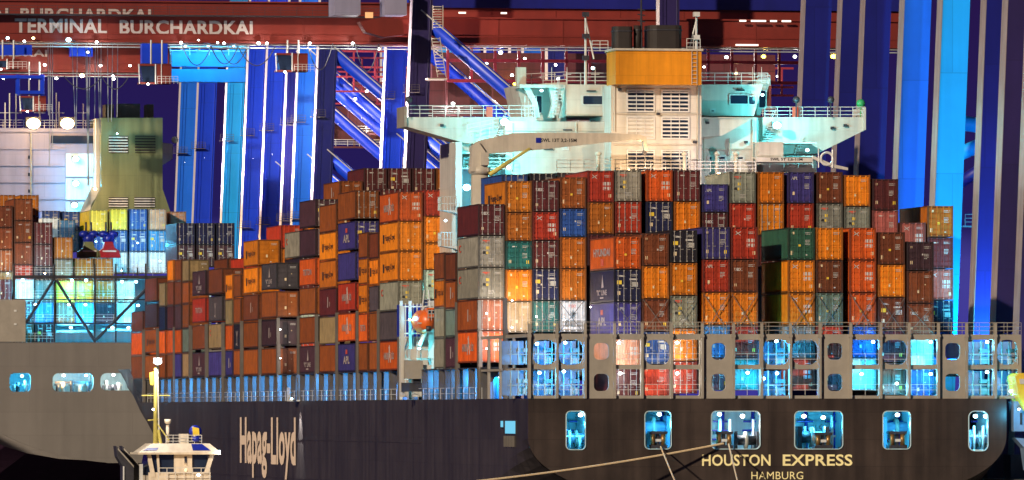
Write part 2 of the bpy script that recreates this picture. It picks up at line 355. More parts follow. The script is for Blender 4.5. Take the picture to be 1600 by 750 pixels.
def winch(px, py, v, r, mat):
    u = U(px, v); z = Z(py, u, v)
    h = MB().tube((u-r*1.1, v, z), (u+r*1.1, v, z), r*.55, 14).box(u-r*1.5, u-r*1.1, v-r, v+r, zf, z+r).box(u+r*1.1, u+r*1.5, v-r, v+r, zf, z+r).build('winch', M[mat], HE)
    MB().tube((u-r*.15, v, z), (u+r*.15, v, z), r*.95, 14).build('drum_flange', M['steel'], h)
winch(1268, 683, 3, .95, 'darksteel'); winch(1165, 688, 2.5, .8, 'darksteel'); winch(1020, 668, 6, 1.0, 'coaming'); winch(900, 685, 5, .8, 'coaming'); winch(1530, 686, 5, .8, 'coaming'); winch(1400, 668, 7, .9, 'coaming')
for px, py0, py1 in ((1258, 666, 690), (1140, 655, 676), (1125, 655, 676), (1177, 655, 700), (1300, 650, 680), (890, 672, 690), (906, 680, 700), (1522, 665, 695), (1536, 665, 695)):
    u = U(px, 4); MB().tube((u, 4, zf), (u, 4, Z(py0, u, 4)), .13, 8).tube((u-.35, 4, zf+1.2), (u+.35, 4, zf+1.2), .09, 6).build('mooring_bollard', M['rail'], HE)
for px in (900, 1030, 1125, 1172, 1255, 1300, 1400, 1528):
    mbp = MB()
    for k in range(3): mbp.tube((U(px-12, 9), 9.6-k*.5, zf+.9+k*.8), (U(px+14, 9), 9.6-k*.5, zf+.9+k*.8), .09, 6)
    mbp.tube((U(px+5, 9), 9.2, zf), (U(px+5, 9), 9.2, zc), .16, 8).build('pipework', M['machblue'], HE)
for px, py, col, pw, ls in ((907, 646, 'cyan', 420, 'white'), (1030, 645, 'cyan', 600, 'cyan'), (1124, 645, 'cyan', 520, 'cyan'), (1160, 648, 'white', 220, 'white'),
                            (1256, 648, 'cyan', 300, 'white'), (1286, 650, 'cyan', 520, 'cyan'), (1402, 646, 'cyan', 650, 'cyan'), (1524, 648, 'cyan', 420, 'cyan'), (1540, 648, 'white', 60, 'white')):
    u = U(px, 1.6); lamp(HE, u, 1.6, Z(py+3, u, 1.6), col, pw*1.7, .20, ls, name='mooring_deck_lamp', off=(0, .9, -.8))
# lettering on the stern and port side
def he_text(s, x0, x1, y0, y1, mat, bold=.02):
    m_ = MB(); u0, u1 = U(x0, -.05), U(x1, -.05); text_add(m_, s, 'aft', u0, u1, -.05, Z(y1, 21, 0), Z(y0, 21, 0), bold); m_.build('ship_name_lettering', M[mat], HE)
he_text('HOUSTON', 1097, 1204, 710, 728, 'gold'); he_text('EXPRESS', 1223, 1332, 710, 728, 'gold'); he_text('HAMBURG', 1174, 1255, 737, 749, 'gold', .0)
m_ = MB(); va, vb = V(375, -.06), V(462, -.06)
text_add(m_, 'Hapag-Lloyd', 'port', va, vb, -.07, Z(748, 0, 170), Z(652, 0, 178), .03); m_.build('company_lettering', M['peach'], HE)
# small port-side openings near the stern, blue lit
for x0, x1, y0, y1 in ((790, 806, 656, 679), (783, 787, 656, 669)):
    va, vb = V(x0, -.05), V(x1, -.05); zz0, zz1 = Z(y1, 0, va), Z(y0, 0, va)
    h = MB().box(-.08, .02, vb, va, zz0, zz1).build('side_port', M['darksteel'], HE)
    MB().box(-.12, -.06, vb+.12, va-.12, zz0+.1, zz1-.1).build('lit_port_glass', emat('port_glow', (.12, .62, .9), .75), h)
mbp = MB(); va, vb = V(790, 0), V(806, 0)
for k in range(4): vv = vb+(va-vb)*(k+.5)/4; mbp.box(-.3, -.02, vv-.12, vv+.12, Z(698, 0, 10), Z(681, 0, 10))
mbp.build('fender_bar', M['steel2'], HE)
# hull-side lamp and its lit pilot station
lamp(HE, -.9, V(469, 0), ZD+.2, 'white', 7000, .12, 'cyan', name='hull_side_lamp', off=(.1, -.3, -.5), spot=((.10, 0, -1), 62))
MB().box(-1.1, .1, V(467, 0)-.5, V(467, 0)+1.5, ZD-.05, ZD+.1).rail([(-1.05, V(467, 0)-.5, ZD), (-1.05, V(467, 0)+1.5, ZD)], 1.4, .7).build('pilot_platform', M['rail'], HE)
# deck edge stanchions that carry the outboard stacks
v = 26.0; k = 0
while v < 292:
    if not (63 < v < 80):
        f = MB(); f.box(.02, .75, v, v+.35, ZD, ZB-1.3); f.prism([(.02, ZB-1.35), (1.0, ZB-1.35), (1.9, ZB-.12), (.02, ZB-.12)], v, v+.35)
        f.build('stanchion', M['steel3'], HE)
    v += 3.55; k += 1
cm = MB(); cm.box(2.3, 2.6, 24, 290, ZD, ZB-.3); cm.box(2.6, 41, 16, 290, ZB-.5, ZB-.25)
for i in range(60): cm.box(2.05, 2.3, 25+i*4.4, 25.3+i*4.4, ZD, ZB-.4)
cm.build('hatch_coaming', M['coaming'], HE)
MB().box(.02, 2.44, 24, 62, ZB-.14, ZB-.02).box(.02, 2.44, 82, 290, ZB-.14, ZB-.02).build('stack_girder', M['darksteel'], HE)
MB().rail([(.08, 26, ZD), (.08, 285, ZD)], 1.05, 3.5, .03, 1).build('deck_railing', M['rail'], HE)
for i, v in enumerate([29, 36.5, 44, 52, 58]+[84+7.1*q for q in range(27)]):
    lamp(HE, 2.15, v, ZB-.9, 'blue', 1100 if i > 4 else 1200, .10, 'cyan', name='walkway_lamp', off=(-.9, -.4, -.2))
# lashing bridge posts between the port stacks
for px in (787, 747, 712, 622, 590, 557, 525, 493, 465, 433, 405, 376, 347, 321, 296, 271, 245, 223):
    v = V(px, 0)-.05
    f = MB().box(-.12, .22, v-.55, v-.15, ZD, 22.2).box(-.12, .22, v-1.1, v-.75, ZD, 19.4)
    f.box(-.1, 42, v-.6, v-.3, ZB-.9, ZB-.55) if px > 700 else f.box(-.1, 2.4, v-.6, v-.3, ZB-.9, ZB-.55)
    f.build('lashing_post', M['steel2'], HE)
MB().box(1.5, 42, 43.2, 43.9, ZB, 29.5).build('lashing_bridge', M['darksteel'], HE)  # dark panel added to block the sky glow between the stacks
# ---------------- stern lashing bridge: three panels of openings over the transom
LB = MB()
ztop, zb0 = Z(522, 21, 0), ZD
holes = []
grid = [(833, 869), (873, 911), (962, 1001), (1007, 1047), (1052, 1093), (1148, 1187), (1192, 1233), (1238, 1278), (1331, 1373), (1379, 1417), (1423, 1464), (1512, 1552), (1558, 1590)]
for i, (a, b) in enumerate(grid):
    holes.append(prr(a, b, 531, 570, .2, .75 if i not in (2, 4, 5, 8, 10, 11) else .12)); holes.append(prr(a, b, 577, 618, .2, .12))
for a, b in ((928, 951), (1112, 1134), (1293, 1316), (1477, 1500)):
    holes.append(prr(a, b, 536, 562, .2, .42)); holes.append(prr(a, b, 584, 611, .2, .42))
u0, u1 = U(825, .2), U(1596, .2)
plate('lashing_bridge', rrect(u0, u1, zb0, ztop, .05, 2), holes, .2, .3, M['steel'], HE)
MB().box(u0, u1, .5, 1.6, ztop-.15, ztop).box(u0, u1, .5, 1.6, Z(575, 21, 0)-.1, Z(575, 21, 0)).build('bridge_walkway', M['steel'], HE)
MB().rail([(u0, .3, ztop), (u1, .3, ztop)], 1.05, 1.25, .03, 2).rail([(u0, 1.6, ztop), (u1, 1.6, ztop)], 1.05, 1.25, .03, 2).build('bridge_railing', M['steel'], HE)
for a, b in grid:
    for y in (569.5, 617.5):
        z = Z(y, 21, 0); MB().rail([(U(a, .1), .1, z), (U(b, .1), .1, z)], .95, 1.2, .025, 1).build('opening_railing', M['rail'], HE)
for px in (870, 914, 960, 1003, 1049, 1097, 1146, 1190, 1235, 1281, 1329, 1376, 1420, 1466, 1510, 1555, 827):
    u = U(px, .1); MB().box(u-.11, u+.11, -.14, .18, ZD, Z(505, u, 0)).box(u-.17, u+.17, -.16, .2, Z(527, u, 0), Z(523, u, 0)).build('bridge_post', M['steel'], HE)
for px, y in ((838, 538), (882, 536), (881, 536), (966, 536), (1057, 536), (1212, 534), (1363, 535), (1453, 535), (1541, 535), (842, 583), (880, 581), (968, 584), (1057, 584), (1213, 584), (1192, 592), (1453, 585), (1345, 585), (1541, 582), (1578, 612), (1400, 600), (1167, 583)):
    if px == 881: continue
    u = U(px, 1.2); z = Z(y, u, 1.2)
    wl = px in (966, 1057, 968)
    lamp(HE, u, .9, z, 'white' if wl else 'blue' if px in (882, 880, 1212, 1213, 1363, 838) else 'cyan', 190 if wl else 520, .16, 'white' if wl else 'cyan', name='bridge_lamp', off=(.3, .4, -.35))
# bare cell guides and lockers behind the port end of the lashing bridge and in the empty cells
for a, b in ((790, 829), (833, 869), (873, 911), (1192, 1233), (1512, 1552), (1558, 1594)):
    for y0, y1 in ((531, 570), (577, 618)):
        v = 3.2; ua, ub = U(a+3, v), U(b-2, v); z0, z1 = Z(y1, 21, v), Z(y0+2, 21, v)
        f = MB().box(ua, ub, v+3, v+3.2, z0, z1); 
        f.build('cell_bulkhead', M['coaming'], HE)
        g = MB()
        for t in (.15, .5, .85): uu = ua+(ub-ua)*t; g.tube((uu, v, z0), (uu, v, z1), .07, 6)
        g.tube((ua, v, z0+.9), (ub, v, z0+.9), .05, 5).box(ua+.5*(ub-ua), ub-.1, v+.4, v+1.2, z0+1.1, z0+1.45).box(ua+.55*(ub-ua), ub-.3, v+.4, v+1.1, z0+.1, z0+.75)
        g.build('cell_guide', M['steel'], HE)
for px in (830, 872, 915):      # tall side frame returning forward along the port edge
    pass
MB().box(0, .25, .5, 26, Z(575, 0, 0)-.2, Z(575, 0, 0)).box(0, .25, .5, 26, ztop-.3, ztop).box(0.0, .22, 8, 8.4, ZD, ztop).box(0, .22, 15.5, 15.9, ZD, ztop).box(0, .22, 22, 22.4, ZD, ztop).build('side_frame', M['steel'], HE)

for px, y in ((959, 475), (1003, 468), (1047, 466), (1098, 460), (1142, 460), (1231, 460), (1275, 460), (1327, 460), (1372, 466), (1417, 478), (871, 470), (832, 470)):
    v = 2.75; a, b = U(px+2, v), U(px+41, v); zt0 = Z(y, a, v); zb_ = ztop+.1
    MB().tube((a, v, zt0), (b, v, zb_), .035, 4).tube((b, v-.08, zt0), (a, v-.08, zb_), .035, 4).build('lashing_rod', M['steel2'], HE)
# ------------------------------------------------------------------ bridge house
VS = 64.0
hs = MB()
hs.pbox(712, 812, 222, 620, 67, 10)
hs.pbox(790, 955, 190, 420, 64, 13); hs.pbox(1096, 1182, 184, 420, 64, 13); hs.pbox(1180, 1276, 184, 420, 67, 10)
hs.pbox(955, 1096, 132, 420, 60, 12)
hs.pbox(885, 955, 132, 181, 65, 11); 
hs.pprism([(1096, 132), (1192, 132), (1178, 181), (1096, 181)], 65, 76)
hs.pprism([(1096, 184), (1179, 184), (1128, 212), (1096, 214)], 62.5, 64)      # corbel under the wheelhouse
hs.pprism([(808, 133), (885, 128), (885, 190), (822, 190)], 69, 77)
hs.pprism([(1182, 124), (1204, 124), (1188, 181), (1182, 181)], 69, 77)
SUP = hs.build('superstructure', M['ivory'], HE)
wg = MB().pprism([(634, 183), (838, 183), (838, 226), (728, 224), (640, 199), (634, 197)], 66, 70.5)
WL = wg.build('bridge_wing', M['ivory'], HE)
MB().pprism([(1192, 183), (1352, 183), (1352, 203), (1277, 240), (1192, 242)], 66, 70.5).build('bridge_wing', M['ivory'], HE)
MB().pbox(632, 636, 166, 198, 65.8, 5).build('wing_end_screen', M['steel'], HE)
MB().pbox(1349, 1353, 168, 203, 65.8, 5).build('wing_end_screen', M['ivory'], HE)
def prail(pts, v, h=1.1, step=1.3, mids=2, parent=SUP, mat='rail', r=.04):
    P = [(U(a, v), v, Z(b, U(a, v), v)) for a, b in pts]; MB().rail(P, h, step, r, mids).build('railing', M[mat], parent)
prail([(636, 183), (835, 183)], 66.2); prail([(1195, 185), (1352, 185)], 66.2); prail([(885, 132), (952, 132)], 65.2); prail([(1096, 132), (1200, 132)], 65.2); prail([(812, 134), (885, 130)], 69.2)
prail([(1184, 134), (1203, 134)], 66, 1.0)
prail([(725, 265), (800, 265)], 63); prail([(1180, 262), (1270, 262)], 63); prail([(870, 268), (955, 268)], 60); prail([(730, 213), (790, 200)], 65)
prail([(820, 183), (838, 183)], 64, 2.0, .4, 1)
# wheelhouse and casing openings
def window(x0, x1, y0, y1, v, mat='glass', frame='rail', name='window'):
    u0, u1 = U(x0, v), U(x1, v); um = (u0+u1)/2; z0, z1 = Z(y1, um, v), Z(y0, um, v)
    f = plate(name, rrect(u0-.12, u1+.12, z0-.12, z1+.12, .1, 3), [rrect(u0, u1, z0, z1, .1, 3)], v-.1, .12, M[frame], SUP)
    MB().box(u0, u1, v-.03, v-.01, z0, z1).build('pane', M[mat], SUP); return f
window(911, 943, 150, 163, 65); window(1141, 1168, 149, 162, 65)
for x0, x1 in ((1170, 1180),): window(x0, x1, 151, 163, 64.95)
window(1186, 1196, 142, 168, 68.9); window(830, 846, 150, 176, 68.9)
for j, (y0, y1) in enumerate(((142, 173), (184, 215), (236, 266))):
    for i, (x0, x1) in enumerate(((981, 1021), (1035, 1075))):
        v = 60.0; u0, u1 = U(x0, v), U(x1, v); z0, z1 = Z(y1, 21, v), Z(y0, 21, v)
        f = plate('louvre_opening', rrect(u0-.14, u1+.14, z0-.14, z1+.14, .08, 3), [rrect(u0, u1, z0, z1, .05, 3)], v-.12, .14, M['rail'], SUP)
        MB().box(u0, u1, v-.025, v-.01, z0, z1).build('dark_recess', M['glass'] if not (i == 0 and j == 1) else M['ivory'], SUP)
        s = MB()
        for k in range(5): zz_ = z0+(z1-z0)*(k+.5)/5; s.add([(u0, v-.06, zz_-.02), (u1, v-.06, zz_-.02), (u1, v-.11, zz_+.13), (u0, v-.11, zz_+.13)], [(0, 1, 2, 3)])
        for k in (0.33, .66): uu = u0+(u1-u0)*k; s.box(uu-.03, uu+.03, v-.12, v-.05, z0, z1)
        s.build('louvre_slat', M['rail'], SUP)
# vents and small doors on the cream walls
for x0, x1, y0, y1, v, mt in ((1228, 1254, 200, 226, 67, 'green'), (752, 765, 200, 214, 66, 'mint'), (1107, 1113, 243, 250, 64, 'glass'), (1122, 1134, 243, 249, 64, 'glass'), (1150, 1162, 243, 249, 64, 'glass'), (880, 888, 227, 234, 64, 'mint'), (1110, 1117, 170, 175, 65, 'glass')):
    u0, u1 = U(x0, v), U(x1, v); z0, z1 = Z(y1, 21, v), Z(y0, 21, v)
    f = MB().box(u0-.08, u1+.08, v-.06, v, z0-.08, z1+.08).build('door', M['rail'], SUP); MB().box(u0+.1, u1-.1, v-.1, v-.05, z0+.1, z1-.1).build('door_panel', M[mt], SUP)
for x0, y in ((917, 141), (880, 202), (850, 232), (1150, 140), (1180, 230)):
    MB().pbox(x0, x0+14, y, y+2, 63.8 if y > 185 else 64.8, .2).build('vent_hood', M['darksteel'], SUP)
for px, y0, y1, v in ((1100, 216, 268, 64), (1176, 186, 268, 64), (1090, 134, 268, 60), (960, 134, 205, 60), (800, 192, 268, 64), (900, 192, 206, 64), (1140, 216, 242, 64)):
    u = U(px, v); MB().tube((u, v-.12, Z(y1, u, v)), (u, v-.12, Z(y0, u, v)), .07, 6).box(u-.12, u+.12, v-.1, v, Z(y0+6, u, v), Z(y0+5, u, v)).build('drain_pipe', M['ivory2'], SUP)
for x0, x1, y, v in ((790, 955, 205, 64), (1096, 1180, 232, 64), (958, 1094, 178, 60), (958, 1094, 226, 60), (885, 955, 180, 65), (1096, 1180, 183, 62.4)):
    MB().box(U(x0, v), U(x1, v), v-.12, v, Z(y, 20, v)-.05, Z(y, 20, v)+.05).build('deck_edge_strip', M['ivory2'], SUP)
for px, y, v in ((968, 140, 60), (1028, 178, 60), (1085, 222, 60), (830, 214, 64), (1105, 192, 62.4), (1165, 222, 64), (1320, 196, 66), (690, 196, 66), (1300, 200, 66)):
    u = U(px, v); z = Z(y, u, v); MB().box(u-.16, u+.16, v-.3, v, z-.12, z+.12).build('wall_fitting', M['darksteel'], SUP)
for px in (935, 1070, 1120, 1150): 
    u = U(px, 58.5 if 955 < px < 1096 else 62); vv = 58.5 if 955 < px < 1096 else 62; z = Z(268, u, vv)
    MB().tube((u, vv, z-1), (u, vv, z+1.6), .2, 8).ball((u, vv, z+1.7), .32, 1, 1, .8).build('mushroom_vent', M['ivory2'], SUP)
MB().rail([(U(970, 59), 59, Z(268, 20, 59)), (U(1180, 59), 59, Z(268, 20, 59))], 1.0, 1.4, .035, 2).build('railing', M['rail'], SUP)
# decks lines, stairs and pillars on the lit side galleries
for x0, x1, ys in ((712, 790, (238, 262)), (1180, 1276, (222, 246))):
    for y in ys: MB().pbox(x0, x1, y, y+2, 62.5, 4.5).build('gallery_deck', M['ivory'], SUP)
def stair(x0, y0, x1, y1, v, w=1.0, n=9):
    s = MB(); u0, u1 = U(x0, v), U(x1, v); z0, z1 = Z(y0, u0, v), Z(y1, u1, v)
    for k in range(n): t = (k+.5)/n; uu = u0+(u1-u0)*t; zz_ = z0+(z1-z0)*t; s.box(uu-.35, uu+.35, v, v+w, zz_-.04, zz_+.04)
    for d in (0, w): s.tube((u0, v+d, z0), (u1, v+d, z1), .05, 4); s.tube((u0, v+d, z0+1), (u1, v+d, z1+1), .035, 4)
    s.build('stair', M['rail'], SUP)
stair(1196, 222, 1212, 188, 65.5); stair(1240, 262, 1252, 226, 65.4); stair(775, 222, 792, 192, 65.5); stair(735, 262, 752, 226, 65); stair(868, 180, 875, 135, 64.6, .8)
for x0, x1, x2 in ((818, 834, 840), (858, 866, 862), (874, 882, 878)):
    MB().pprism([(x0, 136), (x0+10, 136), (x1+6, 160), (x2+4, 184), (x2-4, 184), (x1-2, 162)], 66.5, 67.5).build('curved_pillar', M['ivory'], SUP)
MB().pbox(812, 886, 132, 137, 66, 4).build('monkey_deck', M['ivory'], SUP)
MB().pbox(808, 822, 105, 135, 67, 1).build('flag_locker', M['ivory2'], SUP)
lamp(HE, U(788, 64), 64, Z(192, 10, 64), 'mint', 1100, .40, 'cyan', name='deck_flood', off=(0, -2.2, .4))
lamp(HE, U(729, 62.5), 62.5, Z(294, 5, 62), 'cyan', 650, .36, 'cyan', name='deck_flood', off=(.5, -1.8, .3))
lamp(HE, U(1214, 64), 64, Z(197, 30, 64), 'mint', 1500, .40, 'cyan', name='deck_flood', off=(0, -2.2, .4))
lamp(HE, U(1258, 64), 63, Z(235, 30, 64), 'mint', 420, .18, 'cyan', name='deck_flood', off=(0, -2.0, .4))
lamp(HE, U(846, 66), 66, Z(142, 12, 66), 'mint', 260, .15, 'cyan', name='deck_flood', off=(0, -1.2, -1))
lamp(HE, U(1190, 63), 62.6, Z(150, 25, 66), 'mint', 260, .15, 'cyan', name='deck_flood', off=(.6, -1.6, 0))
lamp(HE, U(1000, 58), 57, Z(272, 20, 58), 'warm', 1500, .15, 'warm', name='deck_flood', off=(0, -2.6, .5))
lamp(HE, U(1120, 58), 57, Z(272, 20, 58), 'pink', 1100, .15, 'warm', name='deck_flood', off=(1, -3, .5))
lamp(HE, U(750, 60), 62, Z(240, 5, 62), 'mint', 800, .15, 'cyan', name='deck_flood', off=(.5, -1.5, .3))
lamp(HE, U(800, 60), 62, Z(262, 5, 62), 'mint', 500, .2, 'cyan', name='deck_flood', off=(.5, -1.5, .3))
# funnel
uL, uR = U(962, 58), U(1096, 58)
FS = MB(); z0, z1 = Z(133, 20, 60), Z(80, 20, 60)
FN = MB().plan([(uL, 58), (uR, 58), (uR, 70), (U(950, 70), 70), (U(948, 62), 62)], z0, z1).build('funnel', M['funnel'], HE)
MB().plan([(uL-.15, 57.8), (uR+.15, 57.8), (uR+.15, 70.2), (U(948, 70), 70.2), (U(945, 62), 62)], z1-.02, z1+.18).build('funnel_rim', M['ivory2'], FN)
for q_ in (.25, .75): FS.tube((uR-q_-.2, 57.9, z0), (uR-q_-.2, 57.9, z1), .04, 4)
for i_ in range(9): FS.tube((uR-.95, 57.9, z0+.2+i_*.38), (uR-.45, 57.9, z0+.2+i_*.38), .03, 4)
FS.build('funnel_ladder', M['ivory2'], FN)
MB().pbox(950, 957, 92, 128, 61.4, .4).build('funnel_grille', M['soot'], FN)
def stack(x0, x1, y0, y1, v, rnd=False):
    u0, u1 = U(x0, v), U(x1, v); zz0, zz1 = z1, Z(y0, u0, v)
    f = MB()
    if rnd: f.tube(((u0+u1)/2, v+1, zz0), ((u0+u1)/2, v+1, zz1), (u1-u0)/2, 16)
    else:
        f.plan(rrect(u0, u1, v, v+(u1-u0)*1.1, (u1-u0)*.22, 4), zz0, zz1)
    o = f.build('exhaust_stack', M['soot'], HE)
    MB().plan(rrect(u0-.06, u1+.06, v-.06, v+(u1-u0)*1.1+.06, (u1-u0)*.22, 4) if not rnd else rrect(u0-.05, u1+.05, v+1-(u1-u0)/2-.05, v+1+(u1-u0)/2+.05, .4, 4), zz1-.5, zz1-.38).build('stack_band', M['darksteel'], o)
stack(960, 989, 41, 80, 60); stack(1015, 1067, 39, 80, 60); stack(993, 1004, 39, 80, 60, True)
mst = MB().tube((U(1002, 61), 61, z1), (U(1002, 61), 61, Z(0, 20, 61)+3), .13, 6, .07)
for y in (14, 22, 32): mst.tube((U(996, 61), 61, Z(y, 20, 61)), (U(1008, 61), 61, Z(y+2, 20, 61)), .06, 5)
mst.build('aft_mast', M['darksteel'], HE)
for px, y0, y1, bx_, col in ((915, 20, 132, (22, 56, 90), 'darksteel'), (1088, 22, 82, (22, 58), 'rail')):
    u = U(px, 62); f = MB().tube((u, 62, Z(y1, u, 62)), (u, 62, Z(y0, u, 62)), .14, 6, .09)
    s_ = 1 if px < 1000 else -1
    f.tube((u+s_*.8, 62, Z(y1-(40 if px<1000 else 0), u, 62)), (u, 62, Z(y0+10, u, 62)), .08, 5)
    f.build('signal_mast', M['rail'], HE)
    for b in bx_: MB().box(u-.28, u+.28, 61.6, 62.3, Z(b+4, u, 62), Z(b-3, u, 62)).build('signal_lantern', M[col], HE)
prail([(1073, 80), (1094, 80)], 60, 1.2, .8); prail([(925, 80), (950, 80)], 66, 1.0, 1.0)
for px in (886, 862, 1150, 1176, 1190, 930): 
    u = U(px, 67); MB().tube((u, 67, Z(132, u, 67)), (u, 67, Z(105, u, 67)), .05, 5, .03).tube((u-.4, 67, Z(116, u, 67)), (u+.4, 67, Z(116, u, 67)), .04, 4).build('antenna', M['rail'], SUP)
# searchlights and life rings on the wings
for px in (640, 1246, 1300):
    u = U(px, 65); z = Z(183, u, 65); MB().tube((u, 65.6, z), (u, 65.6, z+1.4), .07, 6).ball((u, 65.5, z+1.7), .35).build('searchlight', M['darksteel'], SUP)
u = U(1345, 67); MB().ball((u, 67, Z(162, u, 67)), .45).tube((u, 67, Z(183, u, 67)), (u, 67, Z(162, u, 67)), .08, 6).build('signal_lantern', M['green'], SUP)
for px in (765, 1243):
    u = U(px, 66); z = Z(175, u, 66); MB().box(u-.3, u+.3, 66, 66.12, z-.5, z+.5).build('notice_board', M['redmark'], SUP)
# port access tower, side galleries and hanging basket platforms
TWR = MB().pbox(712, 722, 222, 330, 62, 4).pbox(706, 712, 222, 470, 66, 1).build('access_tower', M['ivory'], SUP)
for y0, y1 in ((312, 332), (367, 388)):
    ua, ub = U(687, 61), U(715, 61); z = Z(y1-3, 5, 61)
    MB().prism([(ua, z), (ub, z), (ub, z-.5), (ua+1.4, z-.25)], 60, 62).rail([(ua, 62, z), (ua, 60, z), (ub, 60, z)], 1.3, .28, .035, 1).build('balcony_platform', M['ivory'], SUP)
lamp(HE, U(700, 60), 61.5, Z(345, 4, 61), 'cyan', 160, .14, 'cyan', name='balcony_lamp', off=(-.3, -2.5, -.5))
MB().pbox(625, 660, 476, 526, 70, 2).build('reefer_rack', M['machblue'], SUP)
g = MB()
for i_ in range(6): g.pbox(627+i_*6, 628.5+i_*6, 474, 600, 67.5, .15)
for y_ in (500, 526, 545, 575): g.pbox(625, 678, y_, y_+1.5, 67.4, .15)
g.tube((U(626, 67), 67, Z(560, 2, 67)), (U(662, 67), 67, Z(480, 2, 67)), .12, 6).tube((U(655, 65), 65, Z(540, 2, 67)), (U(668, 65), 65, Z(512, 2, 67)), .2, 6)
g.build('boat_deck_lattice', M['rail'], SUP)
# side deck under the lifeboat: davit frames, lockers, ladders
dv = MB()
for px in (627, 641, 672, 676): v = 66; u = U(px, v); dv.box(u-.14, u+.14, v, v+.3, ZD, Z(470, u, v))
for y in (478, 520, 560, 592): dv.box(U(625, 66), U(677, 66), 66, 66.3, Z(y+2, 2, 66), Z(y, 2, 66))
for k in range(14): z_ = Z(530, 2, 66)+k*.32; dv.tube((U(664, 65.8), 65.8, z_), (U(671, 65.8), 65.8, z_), .03, 4)
dv.build('davit_frame', M['rail'], SUP)
MB().pbox(640, 705, 500, 620, 72, 6).build('side_house', M['ivory'], SUP)
MB().pbox(633, 661, 563, 592, 63.5, 1).build('deck_locker', M['steel'], SUP)
MB().pbox(626, 632, 478, 620, 64.5, .4).build('boat_deck_pillar', M['ivory'], SUP)
MB().pbox(662, 674, 570, 600, 64, 1.2).pbox(642, 650, 545, 562, 64, 1).build('ventilator', M['ivory'], SUP)
MB().pbox(628, 678, 598, 612, 64, .8).pbox(646, 658, 590, 600, 64, .8).build('winch_bed', M['darksteel'], SUP)
for px, y, c in ((640, 500, 'cyan'), (634, 575, 'cyan'), (668, 580, 'cyan'), (655, 545, 'mint')):
    lamp(HE, U(px, 65.3), 65.3, Z(y, 2, 65), c, 230, .13, 'cyan', name='boat_deck_lamp', off=(0, -.9, .2))

# deck crane
CR = MB(); v = 55.5; u = U(750, v)
CR.tube((u, v, ZB), (u, v, Z(272, u, v)), .95, 16, .85).tube((u, v, Z(272, u, v)), (u, v, Z(262, u, v)), 1.05, 16)
DC = CR.build('deck_crane', M['ivory2'], HE)
MB().pprism([(736, 268), (764, 268), (758, 236), (748, 222), (738, 228), (738, 245)], v-.9, v+.9).build('crane_house', M['ivory2'], DC)
MB().pprism([(738, 236), (742, 224), (752, 219), (800, 208), (850, 207), (955, 208), (1000, 210), (1010, 214), (1012, 236), (1008, 236), (1005, 220), (996, 218), (950, 222), (860, 232), (800, 238), (760, 240)], v-.5, v+.5).build('crane_boom', M['ivory2'], DC)
MB().tube((U(763, v), v-.7, Z(273, u, v)), (U(798, v), v-.7, Z(250, u, v)), .22, 8).tube((U(798, v), v-.7, Z(250, u, v)), (U(826, v), v-.7, Z(232, u, v)), .14, 8).build('luffing_cylinder', M['tugyel'], DC)
MB().tube((U(1008, v), v, Z(234, u, v)), (U(1008, v), v, Z(262, u, v)), .04, 5).box(U(1004, v), U(1010, v), v-.2, v+.2, Z(240, u, v), Z(234, u, v)).build('crane_hook', M['darksteel'], DC)
MB().pbox(752, 764, 238, 258, v-1.3, .5).build('winch_cover', M['ivory2'], DC)
m_ = MB(); text_add(m_, 'SWL 13T 3,2-15M', 'aft', U(845, v-.52), U(901, v-.52), v-.52, Z(222.5, u, v), Z(216, u, v), .03); m_.build('crane_lettering', M['black'], DC)
m_ = MB().box(U(836, v), U(844, v), v-.54, v-.5, Z(223, u, v), Z(215, u, v)); m_.build('crane_emblem', M['machblue'], DC)
# starboard provisions crane
DC2 = MB().pbox(1182, 1270, 246, 253, 59, .8).build('provision_crane', M['ivory'], HE)
MB().pbox(1186, 1224, 222, 246, 60, 2).build('crane_winch_house', M['ivory'], DC2)
MB().pprism([(1270, 248), (1302, 262), (1325, 266), (1325, 262), (1300, 256), (1270, 243)], 59, 59.6).build('crane_jib', M['ivory'], DC2)
m2 = MB(); u = U(1292, 59)
for k in range(20):
    a0, a1 = 2*math.pi*k/20, 2*math.pi*(k+1)/20; zc_ = Z(248, u, 59); m2.tube((u+.6*math.cos(a0), 59, zc_+.6*math.sin(a0)), (u+.6*math.cos(a1), 59, zc_+.6*math.sin(a1)), .12, 5)
m2.tube((U(1279, 59), 59, Z(262, u, 59)), (U(1279, 59), 59, Z(232, u, 59)), .07, 5).tube((U(1301, 59), 59, Z(262, u, 59)), (U(1301, 59), 59, Z(234, u, 59)), .12, 5).build('hose_reel', M['rail'], DC2)
m_ = MB(); text_add(m_, 'SWL 5T 1,6-11M', 'aft', U(1204, 58.9), U(1254, 58.9), 58.97, Z(252, u, 59), Z(247, u, 59), .03); m_.build('crane_lettering', M['black'], DC2)

# lifeboat (hangs in the davits)
v = 64.8; u = U(662, v); z = Z(502, u, v)
LBT = thing('lifeboat', (u, v, z-1.2), 'orange enclosed lifeboat hanging from white davits beside the bridge house', 'lifeboat')
b = MB(); rows = []
for i in range(9):
    t = i/8; vv = v-2.8+5.8*t; w = 1.15*math.sin(math.pi*min(.97, max(.08, t*.9+.06)))**.5; L = []
    for k in range(12): a = 2*math.pi*k/12; L.append((u+w*math.cos(a), vv, z+1.15*math.sin(a)*(w/1.15)**.5))
    rows.append(L)
vs = [p for L in rows for p in L]; fs = [(i*12+k, i*12+(k+1) % 12, (i+1)*12+(k+1) % 12, (i+1)*12+k) for i in range(8) for k in range(12)]
fs += [tuple(range(11, -1, -1)), tuple(range(96, 108))]; b.add(vs, fs, True); b.build('boat_hull', M['orange'], LBT)
MB().box(u-.15, u+.8, v-3.0, v-1.6, z+.35, z+1.25).build('conning_tower', M['orange'], LBT)
